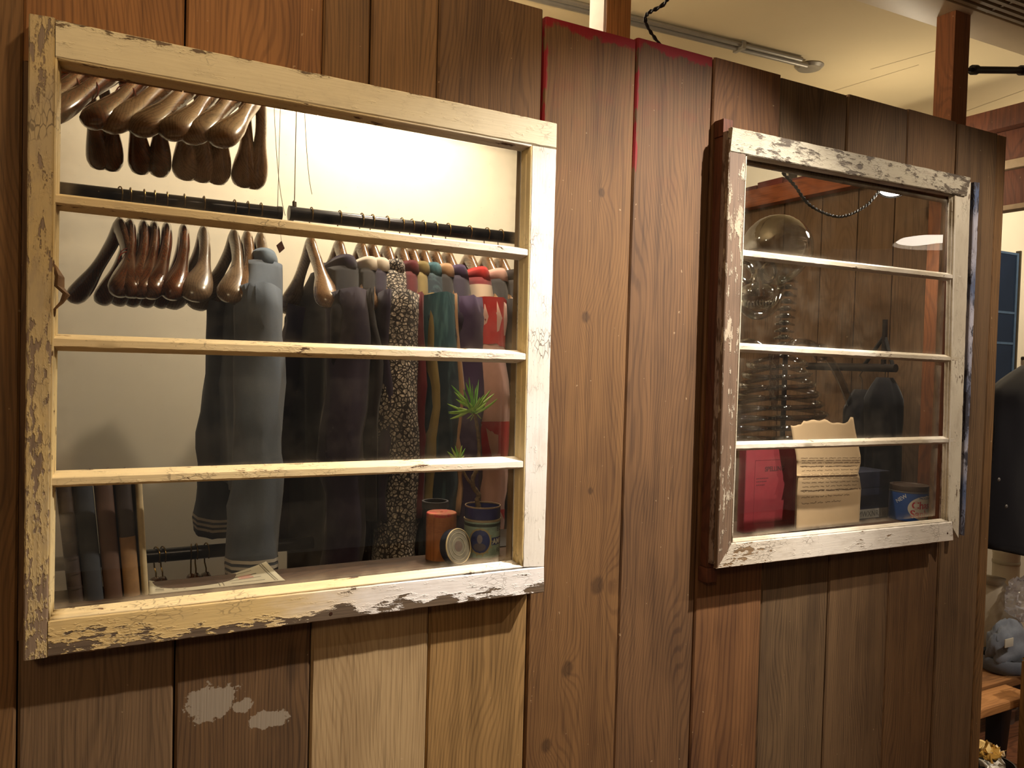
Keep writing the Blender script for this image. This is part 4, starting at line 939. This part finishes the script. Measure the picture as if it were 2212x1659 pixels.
# ================================================================== clear plastic skeleton behind the second window
YS = .36
clear = M['clear']
sk = thing('clear_skeleton', 'transparent plastic skeleton with skull, spine and ribs hanging behind the second window', 'skeleton', tuple(P(1690, 1130, YS)))
SC = PXM(P(1670, 600, YS))
def skp(x, y, dy=0.0): return P(x, y, YS+dy)
def ellip(c, rx, ry, rz, nu=22, nv=14, fn=None):
    rings = []
    for i in range(nv+1):
        th = math.pi*(i+.02)/(nv+.04); r = []
        for j in range(nu):
            ph = 2*math.pi*j/nu; p = V((math.sin(th)*math.cos(ph), math.sin(th)*math.sin(ph), math.cos(th)))
            if fn: p = fn(p)
            r.append(c+V((p.x*rx, p.y*ry, p.z*rz)))
        rings.append(r)
    return MB().loft(rings)
cranc = skp(1677, 540)
def cran(p):
    q = p.copy()
    if p.z < -.15: q.x *= 1-.25*(-p.z-.15); q.y *= 1-.2*(-p.z-.15)
    q.x += .12*math.exp(-((p.z+.1)/.3)**2)*(-1 if p.x < -.5 else 0)*.4
    return q
cr_ = ellip(cranc, 70*SC, 82*SC, 76*SC, 28, 18, cran).build('cranium', clear, sk, ang=180)
def torus(c, r1, r2, sx, sz, tilt=0.0, n=22, m=8):
    pts = [c+V((math.cos(a)*r1*sx, math.sin(a*1)*r1*tilt, math.sin(a)*r1*sz)) for a in [2*math.pi*i/n for i in range(n+1)]]
    return MB().tube(pts, r2, m)
torus(skp(1612, 588, -.05), 20*SC, 4*SC, 1, 1.0, .2).build('eye_socket', clear, cr_); torus(skp(1660, 590, -.05), 20*SC, 4*SC, 1, 1.0, -.2).build('eye_socket', clear, cr_)
MB().loft([[skp(1636+dx*s, y, -.07-.012*s+.01*abs(dx)/14) for dx in (-14, -7, 0, 7, 14)]+[skp(1636+dx*s, y, -.045) for dx in (14, 7, 0, -7, -14)] for y, s in ((580, .35), (605, .7), (625, 1.0), (640, 1.25))]).build('nose', clear, cr_, ang=80)
ellip(skp(1636, 640, -.02), 40*SC, 44*SC, 30*SC, 20, 10).build('upper_jaw', clear, cr_, ang=180)
jw = [skp(1690, 600, .02), skp(1682, 640, .0), skp(1668, 668, -.03), skp(1640, 682, -.06), skp(1612, 672, -.05), skp(1597, 640, -.02)]
MB().tube(smooth_path(jw), 9*SC, 10).build('jaw', clear, sk, ang=180)
for i in range(9): ellip(skp(1612+i*6.5, 655+2*math.sin(i), -.062+.003*abs(i-4)), 3*SC, 3*SC, 7*SC, 8, 6).build('tooth', clear, sk, ang=180)
for i in range(11):
    y = 604+i*15.5; x = 1702-3*i*.4
    v0 = skp(x, y, .03)
    vb = ellip(v0, 13*SC, 13*SC, 6.5*SC, 14, 6).build('vertebra', clear, sk, ang=180)
    MB().tube([v0, skp(x+20, y+5, .055)], [5*SC, 2.5*SC], 8).build('spinous_process', clear, vb); MB().tube([skp(x-20, y+3, .035), v0], [2.5*SC, 5*SC], 8).build('side_process', clear, vb)
for pts in ([skp(1690, 752, -.04), skp(1722, 738, -.05), skp(1752, 742, -.02), skp(1775, 756, .02)], [skp(1650, 752, -.05), skp(1622, 738, -.03), skp(1596, 742, .0), skp(1570, 752, .03)]):
    MB().tube(smooth_path(pts), 7*SC, 10).build('collarbone', clear, sk, ang=180)
MB().loft([[skp(1672-10*s, y, -.075), skp(1672+10*s, y, -.075), skp(1672+10*s, y, -.062), skp(1672-10*s, y, -.062)] for y, s in ((755, 1.4), (785, 1), (850, 1.1), (880, .5))]).build('breastbone', clear, sk, ang=40)
for i in range(8):
    y = 768+i*22; wd = 62+9*i-(4 if i > 5 else 0)
    for s in (-1, 1):
        pts = []
        for k in range(9):
            a = math.pi*k/8
            pts.append(skp(1686+s*math.sin(a)*wd-14*(k/8), y+26*(k/8)+6*math.sin(a), .055-.125*(1-math.cos(a))/2))
        MB().tube(pts, 6.0*SC, 8).build('rib', clear, sk, ang=180)
hm = smooth_path([skp(1778, 762, .02), skp(1800, 790, .01), skp(1828, 850, .0), skp(1852, 930, -.01), skp(1862, 985, -.01)])
MB().tube(hm, [13*SC]+[9*SC]*(len(hm)-3)+[10*SC, 13*SC], 12).build('upper_arm', clear, sk, ang=180)
ellip(skp(1772, 762, .03), 24*SC, 14*SC, 22*SC, 14, 8).build('shoulder_blade', clear, sk, ang=180)
zr0 = skp(1697, 760, .03); MB().tube([zr0, V((zr0.x, zr0.y, .02))], .008, 10).build('stand_rod', M['dark'], sk); MB().lathe([(0, .02), (.13, .02), (.14, .001), (0, .001)], (zr0.x, zr0.y, 0), 28).build('stand_base', M['dark'], sk, ang=40)

# dark rail with dark coats along the side wall
xr_ = XW-.11
dr = thing('dark_rail', 'dark rail slung from a cord along the booth side wall', 'rail', tuple(PX(1850, 797, xr_)))
A_, B_ = PX(1745, 791, xr_), PX(1935, 800, xr_); MB().tube([V((xr_, A_.y, A_.z)), V((xr_, B_.y, A_.z))], .013, 14).build('bar', M['dark'], dr, ang=40)
ap = PX(1911, 725, xr_); ap.z = ap.z
for y in (ap.y-.035, ap.y+.075): MB().tube([ap, V((xr_, y, A_.z))], .006, 8).build('sling', M['cord'], dr)
MB().tube([V((xr_, ap.y, A_.z)), V((xr_, ap.y, ap.z+.05))], .008, 8).build('hook', M['dark'], dr)
def drape(name, label, c, z0, z1, wx, wy, mat, seed, cat='coat', grp=None):
    o = thing(name, label, cat, (c[0], c[1], z0), grp); rings = []; n = 32; N = 20
    for i in range(N+1):
        s = i/N; k = min(1, .30+5.0*s)**.7
        rings.append([V((c[0]+math.cos(a)*wx*k*(1+.22*nz((j*.6, s*2, seed), 1.3)), c[1]+math.sin(a)*wy*k*(1+.22*nz((j*.6, s*2, seed+4), 1.3)), lerp(z1, z0, s))) for j, a in [(j, 2*math.pi*j/n) for j in range(n)]])
    MB().loft(rings).build('body', mat, o, ang=180)
    MB().tube([V((c[0], c[1], z1-.01)), V((c[0], c[1], z1+.03)), V((c[0], c[1]+.012, z1+.045)), V((c[0], c[1], z1+.06))], .002, 6).build('hook', M['wire'], o)
    return o
for i, (px, py, lb) in enumerate(((1862, 838, 'dark brown coat on the dark rail, nearer the skeleton arm'), (1912, 812, 'dark coat on the dark rail directly beside the orange post'))):
    q = PX(px, py, xr_); drape('hanging_coat', lb, (xr_, q.y), q.z-.45, q.z-.005, .055, .055, M['black'], i*3, grp='dark coats in the booth')
# clip lamp and its cord
lp = P(1930, 404, .20)
cl_ = thing('clip_lamp', 'small round clip lamp glowing white under the beam behind the second window', 'lamp', tuple(lp))
dn = V((-.42, -.36, -.83)).normalized(); ml = (-dn).to_track_quat('Z', 'Y').to_matrix(); rL = 33*PXM(lp)
MB().lathe([(rL, 0), (rL*1.02, .002), (rL*.95, .02), (rL*.55, .055), (rL*.3, .075), (0, .078)], lp, 32, ml).build('shade', plain('lamp_shade_dark', '1a1512', .5), cl_, ang=40, solid=.0015)
MB().lathe([(rL*.93, .004), (0, .004)], lp, 32, ml).build('bulb_face', emit('lamp_glow', 'fff3e2', 14), cl_)
lamp('clip_lamp_light', 'SPOT', lp+dn*.012, 16, (1, .88, .72), .03, lp+dn*1.0, 2.3, .5)
MB().tube([lp-dn*.07, V((XW-.052, lp.y+.02, lp.z+.055))], .006, 8).build('arm', M['dark'], cl_)
def twist(pts, r, name, par=None):
    pts = smooth_path(pts, 14); mb = MB()
    for s in (0, math.pi):
        q = []
        L = 0
        for i, p in enumerate(pts):
            if i: L += (pts[i]-pts[i-1]).length
            t = (pts[min(i+1, len(pts)-1)]-pts[max(i-1, 0)]).normalized(); a_ = t.cross(V((0, 1, 0))).normalized(); b_ = a_.cross(t); an = L*2*math.pi/.03+s
            q.append(p+(a_*math.cos(an)+b_*math.sin(an))*r*.62)
        mb.tube(q, r*.62, 6)
    return mb.build(name, M['cord'], par)
tw = twist([P(1690, 372, .16), P(1716, 400, .17), P(1752, 445, .18), P(1812, 468, .19), P(1862, 450, .20), P(1893, 420, .205), lp-dn*.076], .0042, 'twisted_cord'); tag(tw, 'twisted black cord looping down to the clip lamp behind the second window', 'cord')
tw2 = twist([P(1690, 368, .16), P(1560, 240, .12), V((P(1400, 60, .09).x, .09, P(1400, 60, .09).z)), P(1441, 0, .02), P(1500, -120, -.05)], .0042, 'twisted_cord'); tag(tw2, 'twisted black cord dropping over the partition top beside the orange post', 'cord')

# pendant lamp on the customers' side, mirrored in the upper pane of the second window
vp = P(2040, 523, .56); pe = V((vp.x, -.074-.56, vp.z))
pd = thing('pendant_lamp', 'dark dome pendant lamp with white inside, mirrored in the second window glass', 'lamp', tuple(pe))
rp = 103*PXM(vp)
MB().lathe([(rp, 0), (rp*.985, .012), (rp*.85, .07), (rp*.6, .115), (rp*.3, .14), (.03, .15), (.03, .19), (0, .195)], pe, 48).build('shade', plain('pendant_black', '1c1815', .35, .3, .1, 30), pd, ang=40)
MB().lathe([(rp*.985, .001), (rp*.96, .012), (rp*.83, .067), (rp*.58, .111), (rp*.28, .134), (0, .138)], pe, 48).build('inner_reflector', plain('pendant_white', 'e8e4dc', .5, 0, .03, 30), pd, ang=40)
MB().lathe([(rp*.93, .016), (rp*.6, .014), (0, .013)], pe, 48).build('diffuser', emit('pendant_glow', 'fff0dc', 13), pd, ang=180)
MB().tube([pe+V((0, 0, .19)), V((pe.x, pe.y, ZC-.001))], .004, 8).build('cable', M['cord'], pd)

# ================================================================== overhead
cd0, cd1 = PZ(1120, -12, ZC-.018), PZ(1742, 141, ZC-.018)
cu = thing('ceiling_conduit', 'grey metal conduit running along the ceiling above the partition', 'conduit', tuple(cd0))
d_ = (cd1-cd0).normalized(); st_ = cd0-d_*1.2; grey = plain('conduit_grey', '8b8476', .4, .5, .1, 50)
MB().tube([st_, cd1], .011, 14).build('pipe', grey, cu, ang=40)
MB().tube([st_+V((0, -.02, .006)), cd1+V((-.05, -.02, .006))], .009, 12).build('pipe', grey, cu, ang=40)
MB().lathe([(0, -.014), (.045, -.014), (.055, -.004), (.055, 0)], cd1+V((.05, .03, .018)), 28).build('junction_cover', grey, cu, ang=40)
for k in range(4): q = st_.lerp(cd1, .2+.22*k); MB().box(q.x-.008, q.x+.008, q.y-.035, q.y+.018, q.z-.012, ZC-.0002).build('strap', grey, cu, bevel=.001)
sm = MB(); p0, p1 = PZ(1560, 292, ZC), PZ(1990, 120, ZC)
for (a, b) in (((1880, 150), (2090, 90)), ((1740, 215), (1985, 140)), ((2060, 250), (2212, 195))):
    a, b = PZ(*a, ZC-.0004), PZ(*b, ZC-.0004); ribbon(sm, [a, b], .004, (0, 0, 1))
sm.build('panel_seam', plain('seam', '9b8b6b', .9), cl, rel=False)
# ceiling air unit
ZA = 2.60; e0, e1 = PZ(1843, 0, ZA), PZ(2212, 121, ZA); dd = (e1-e0).normalized(); pp = V((dd.y, -dd.x, 0))
if pp.y > 0: pp = -pp
q0_ = e0-dd*.45; 
ac = thing('ceiling_air_unit', 'beige ceiling air conditioning unit with a fine grille over the partition end', 'air unit', tuple(q0_))
bei = plain('beige_plastic', 'c9b896', .5, var=.05, scale=20)
def slab(o_, u0, u1, v0, v1, z0, z1): return MB().hexa([o_+dd*u+pp*v+V((0, 0, z-ZA)) for z in (z0, z1) for u, v in ((u0, v0), (u1, v0), (u1, v1), (u0, v1))])
slab(q0_, 0, 1.5, .125, .9, ZA+.008, ZC-.001).build('housing', bei, ac, bevel=.004)
slab(q0_, -.03, 1.53, 0, .13, ZA, ZA+.03).build('panel', bei, ac, bevel=.004)
slab(q0_, -.03, 1.53, .80, .93, ZA, ZA+.03).build('panel', bei, ac, bevel=.004)
gm = plain('grille_grey', '8c7d62', .6)
for k in range(26): slab(q0_, .02, 1.48, .14+k*.025, .152+k*.025, ZA, ZA+.010).build('grille_slat', gm, ac)
for k in range(8): slab(q0_, .05+k*.2, .056+k*.2, .135, .795, ZA+.002, ZA+.012).build('grille_rib', gm, ac)
# black rod from the post
r0_, r1_ = PX(2046, 142, XW-.002), P(2200, 151, .11)
rd = thing('black_rod', 'short black rod running out from the brown post near the ceiling', 'rod', tuple(r0_))
r0_ = V((XW+.001, .135, P(2046, 142, .135).z)); r1_ = P(2205, 152, .135)
MB().tube([r0_, r0_.lerp(r1_, .25)], .006, 10).build('thin_end', M['dark'], rd); MB().tube([r0_.lerp(r1_, .22), r1_], .011, 12).build('sleeve', M['dark'], rd); MB().tube([r0_.lerp(r1_, .20), r0_.lerp(r1_, .26)], .015, 12).build('collar', M['dark'], rd); MB().tube([r1_, r1_+(r1_-r0_).normalized()*.05], .016, 12).build('end_knob', M['dark'], rd)

# ================================================================== the room past the partition's end
YF = 1.15
wr = MB().box(2.9, 6.9, YF, YF+.05, 0, ZC).build('wall_far', M['cream'], smooth=False); tag(wr, 'cream painted wall of the room past the partition end', 'wall', kind='structure')
MB().box(2.43, 2.9, 1.30, 1.35, 0, ZC).build('return_panel', M['cream'], wr, smooth=False)
XB = 3.25
hd = thing('overhead_header', 'dark wooden header with pale trim over the far room entrance', 'header', tuple(PX(2190, 350, XB)))
def hz_(y): return PX(2195, y, XB).z
def hb(y0, y1, m, dx, nm): MB().box(XB-dx, XB+.05, -.15, 1.149, min(hz_(y1), 2.73), min(hz_(y0), 2.735)).build(nm, m, hd, bevel=.002)
hb(233, 277, WOODS['postdark'], .05, 'beam'); hb(278, 344, WOODS['jamb'], .0, 'board'); hb(345, 364, plain('pale_trim', 'a58e70', .7, var=.15, scale=40), .02, 'trim'); hb(365, 440, WOODS['postdark'], .0, 'panel'); hb(441, 452, plain('pale_trim2', '8f7758', .7, var=.15, scale=40), .012, 'trim')
# blue glazed panel on the far wall
f0_, f1_ = P(2120, 700, YF-.012), P(2195, 700, YF-.012); zt_, zb_ = P(2185, 548, YF-.012).z, P(2180, 878, YF-.012).z
bp = thing('blue_glazed_panel', 'blue multi pane framed panel with worn edge on the cream wall', 'panel', (f0_.x, YF, zb_))
bl = plain('blue_pane', '1b2940', .3, var=.2, scale=10); bf = plain('blue_frame', '4a6280', .5, var=.2, scale=40); dkf = plain('dark_edge', '4b4232', .6, var=.3, scale=60)
rowz = [zt_, P(2182, 676, YF-.012).z, P(2180, 742, YF-.012).z, zb_]
for i in range(3): MB().box(f0_.x, f1_.x-.03, YF-.014, YF-.004, rowz[i+1]+.006, rowz[i]-.006).build('pane', bl, bp)
for z in rowz: MB().box(f0_.x, f1_.x-.012, YF-.018, YF-.001, z-.006, z+.006).build('glazing_bar', bf, bp)
MB().box(f1_.x-.030, f1_.x-.012, YF-.0185, YF-.001, zb_-.006, zt_+.006).build('frame', bf, bp); MB().box(f1_.x-.012, f1_.x, YF-.026, YF-.0005, zb_-.01, zt_+.02).build('edge', dkf, bp, bevel=.002)
kb = P(2207, 774, YF); kn = thing('door_knob', 'round dark knob on the cream wall beside the blue panel', 'knob', tuple(kb)); rk = 7.5*PXM(kb)
MB().tube([kb-V((0, .0005, 0)), kb-V((0, .02, 0))], rk*.5, 12).build('shaft', M['dark'], kn); ellip(kb-V((0, .032, 0)), rk, rk*.8, rk).build('knob', plain('knob_brown', '4a382e', .3, .4), kn, ang=180)
# black coat
bc = P(2235, 1020, .62)
ct = thing('black_coat', 'long black coat hanging past the end of the partition', 'coat', (bc.x, .62, P(2170, 1190, .62).z)); rings = []
zt2, zb2 = P(2235, 790, .62).z, P(2170, 1178, .62).z
hwc = bc.x-P(2141, 1000, .62).x
for i in range(25):
    s = i/24; z = lerp(zt2, zb2, s); k = min(1, .22+s*5.2)**.8 if s < .16 else 1+.03*s
    r_ = []
    for j in range(44):
        a_ = 2*math.pi*j/44; fo = 1+.06*nz((math.cos(a_)*2, math.sin(a_)*2, s*1.3), 2.0)
        r_.append(V((bc.x+math.cos(a_)*hwc*k*fo, .62+math.sin(a_)*.11*min(1, k+.2)*fo, z-(.07*(math.cos(a_)+1)*s**6))))
    rings.append(r_)
MB().loft(rings).build('body', M['black'], ct, ang=180)
MB().tube(smooth_path([V((bc.x, .62, zt2-.02)), V((bc.x, .62, zt2+.05)), V((bc.x+.02, .62, zt2+.08)), V((bc.x, .62, zt2+.10))]), .003, 8).build('hook', M['wire'], ct)
for (x, y) in ((2174, 1094), (2158, 1036)):
    q = P(x, y, .50); ellip(q, .008, .004, .008, 10, 6).build('button', plain('button_grey', '55504c', .4), ct, ang=180)
# goods below: bench, canister, bags, hat
YBn = .56; zbn = P(2170, 1443, YBn).z
bn = thing('wooden_bench', 'low wooden bench with dark legs behind the partition end', 'bench', (P(2100, 1440, YBn).x, YBn, 0))
bnw = wood('bench_wood', '8a5e34', '5a3a1e', 'X', knots=.2); bnl = wood('bench_end', 'b07c48', '7c5028', 'X', knots=.1)
x0b = 2.75
MB().box(x0b, P(2188, 1460, .44).x, .36, .47, zbn-.045, zbn-.008).build('seat_board', bnl, bn, bevel=.008, seg=3)
MB().box(x0b, 4.6, .476, .62, zbn-.035, zbn).build('seat_board', bnw, bn, bevel=.004); MB().box(x0b, 4.6, .624, .80, zbn-.035, zbn).build('seat_board', bnw, bn, bevel=.004)
MB().box(x0b+.02, 4.55, .50, .53, zbn-.10, zbn-.036).build('apron', M['dark'], bn, bevel=.003)
lgx = P(2140, 1530, .46).x
for (x, y) in ((lgx, .43), (lgx, .72), (4.4, .43), (4.4, .72)): MB().hexa([V(p) for p in ((x-.03, y-.03, 0), (x+.012, y-.03, 0), (x+.012, y+.03, 0), (x-.03, y+.03, 0), (x-.035, y-.03, zbn-.046), (x+.045, y-.03, zbn-.046), (x+.045, y+.03, zbn-.046), (x-.035, y+.03, zbn-.046))]).build('leg', plain('dark_leg', '14161f', .5), bn, bevel=.004)
def lump(c, rx, ry, rz, seed, amp=.12, nu=30, nv=18, flat=True):
    def f(p):
        k = 1+amp*nz((p.x*2, p.y*2, p.z*2), 1.0, seed)+amp*.5*nz((p.x*5, p.y*5, p.z*5), 1.0, seed)
        q = p*k
        if flat and q.z < -.7: q.z = -.7
        return q
    return ellip(V(c), rx, ry, rz, nu, nv, f)
q = P(2165, 1310, .66); sx = PXM(q)
sk_ = thing('cloth_sack', 'pale beige cloth sack slumped on the bench', 'sack', (q.x, .69, zbn))
lump((q.x, .69, zbn+.7*95*sx), 38*sx, .10, 95*sx, 2, .10).build('body', cloth('sack_cloth', 'a89a84', .2), sk_, ang=180)
MB().tube([V((q.x-.02, .69, zbn+150*sx)), V((q.x-.015, .69, zbn+168*sx))], [.03, .045], 16).build('tied_neck', cloth('sack_neck', '9a8c76', .2), sk_, ang=180)
q = P(2185, 1388, .53); s2 = PXM(q)
ht = thing('knit_hat', 'grey blue knitted hat with a pale square label, on the bench', 'hat', (q.x+.01, .55, zbn))
lump((q.x+.01, .55, zbn+.7*62*s2), 64*s2, .06, 58*s2, 5, .34).build('crown', cloth('grey_knit', '6f737c', .35, 300), ht, ang=180)
MB().lathe([(56*s2, 2*s2), (62*s2, 8*s2), (64*s2, 26*s2), (60*s2, 33*s2), (55*s2, 28*s2)], (q.x+.01, .55, zbn), 30, Matrix(((1, 0, 0), (0, .8, 0), (0, 0, 1)))).build('folded_brim', cloth('grey_knit_brim', '666b75', .35, 300), ht, ang=60)
lq = P(2178, 1388, .49); MB().box(lq.x-15*s2, lq.x+15*s2, .4855, .4885, lq.z-9*s2, lq.z+9*s2).build('label_patch', cloth('label_cloth', 'b5ad9c', .2), ht, bevel=.001)
q = P(2192, 1292, .60); s3 = PXM(q)
g = G('bag_film'); co = g.co(); nr = g.bump(g.noise(co, 60, 3), .6, .004)
film = g.done(g.n('MixShader', {0: .42, 1: g.n('MixShader', {0: g.math('MULTIPLY', g.n('LayerWeight', {'Blend': .4, 'Normal': nr}, out='Facing'), .9), 1: g.n('BsdfTransparent', {'Color': (.95, .95, .96, 1)}), 2: g.n('BsdfGlossy', {'Roughness': .12, 'Normal': nr})}), 2: g.n('BsdfTranslucent', {'Color': (.9, .9, .95, 1)})}))
pb = thing('plastic_bag', 'crumpled clear plastic bag shining on top of the grey hat', 'bag', (q.x+.04, .57, zbn+.14))
def crum(p): return p*(1+.28*nz((p.x*2.5, p.y*2.5, p.z*2.5), 1.4, 9)+.16*nz((p.x*6, p.y*6, p.z*6), 1.4, 3))
ellip(V((q.x+.05, .57, q.z)), 62*s3, .07, 46*s3, 40, 26, crum).build('film', film, pb, ang=20)
q = P(2182, 1225, .86); s4 = PXM(q); hc4 = P(2182, 1190, .86).z
cn = thing('cream_canister', 'tall cream cylindrical bin below the black coat', 'bin', (q.x, .88, 0))
MB().lathe([(0, 0), (25*s4, 0), (26*s4, hc4*.97), (27*s4, hc4*.98), (27*s4, hc4), (24*s4, hc4), (23.5*s4, hc4*.96), (0, hc4*.95)], (q.x, .88, 0), 36).build('body', plain('cream_plastic', 'cfc4a8', .5, var=.05), cn, ang=40)
MB().lathe([(26.4*s4, hc4*.90), (27*s4, hc4*.905), (27*s4, hc4*.92), (26.4*s4, hc4*.925)], (q.x, .88, 0), 36).build('band', plain('cream_band', 'b5a98c', .5), cn, ang=40)
q = P(2178, 1526, .62); s5 = PXM(q)
tr = thing('metal_pan', 'dull silver pan on the floor under the bench', 'pan', (q.x, .66, 0))
MB().lathe([(0, 0), (30*s5, 0), (34*s5, .10), (36*s5, .105), (36*s5, .115), (33*s5, .112), (30*s5, .01), (0, .01)], (q.x, .66, 0), 40).build('bowl', plain('pan_steel', '9a938a', .3, .8, .1, 40), tr, ang=40)
MB().lathe([(33.2*s5, .06), (34.4*s5, .062), (34.6*s5, .07), (33.6*s5, .072)], (q.x, .66, 0), 40).build('bead', plain('pan_bead', 'b0a99e', .3, .8, .1, 40), tr, ang=40)
q = P(2228, 1432, .30)
cp = thing('wooden_stand', 'upright wooden stand with torn yellow paper on top, at the far edge', 'stand', (q.x, .30, 0))
MB().box(q.x-.012, q.x+.09, .29, .33, 0, q.z).build('upright', wood('stand_wood', '8a6a3c', '5e4424', knots=.1), cp, bevel=.004)
def sheet(c, w_, h_, seed, mat, nm, par): 
    return MB().grid([[V(c)+V((lerp(-w_, w_, i/8), nz((i*.5, j*.5, seed), 1.3)*.04, 0))+V((nz((i, j, seed), .7)*.02, lerp(-h_, h_, j/8)*.4, abs(nz((i*.4, j*.4, seed+2), 1.1))*h_*1.3)) for i in range(9)] for j in range(9)]).build(nm, mat, par, ang=40, solid=.0006)
sheet((q.x+.03, .30, q.z+.004), .05, .035, 3, plain('yellow_paper', 'e0b64a', .7, var=.1), 'paper_scrap', cp)
q = P(2155, 1648, .22); 
cpp = thing('crumpled_paper', 'crumpled yellow and white wrapping paper low by the wall end', 'paper', (q.x, .22, q.z-.05))
for i, (dx, dz, c_) in enumerate(((-.03, -.02, 'd8d2c4'), (.0, .0, 'd9a94c'), (.035, -.005, 'd8bd92'), (.02, .012, 'e0c07a'))): sheet((q.x+dx, .22+.02*i, q.z+dz), .032, .05, i*2.3+1, plain('wrap_%d' % i, c_, .75, var=.1), 'sheet', cpp)
bk_ = MB().lathe([(0, 0), (.07, 0), (.085, q.z-.03), (.088, q.z-.025), (.083, q.z-.025), (.068, .01), (0, .01)], (q.x+.01, .26, 0), 28).build('waste_basket', plain('basket_dark', '2a241e', .7), ang=40); tag(bk_, 'dark basket under the crumpled paper by the wall end', 'basket')
MB().lathe([(.0845, q.z-.028), (.09, q.z-.026), (.09, q.z-.018), (.0845, q.z-.018)], (q.x+.01, .26, 0), 28).build('rim', plain('basket_rim', '3a3026', .6), bk_, rel=False)
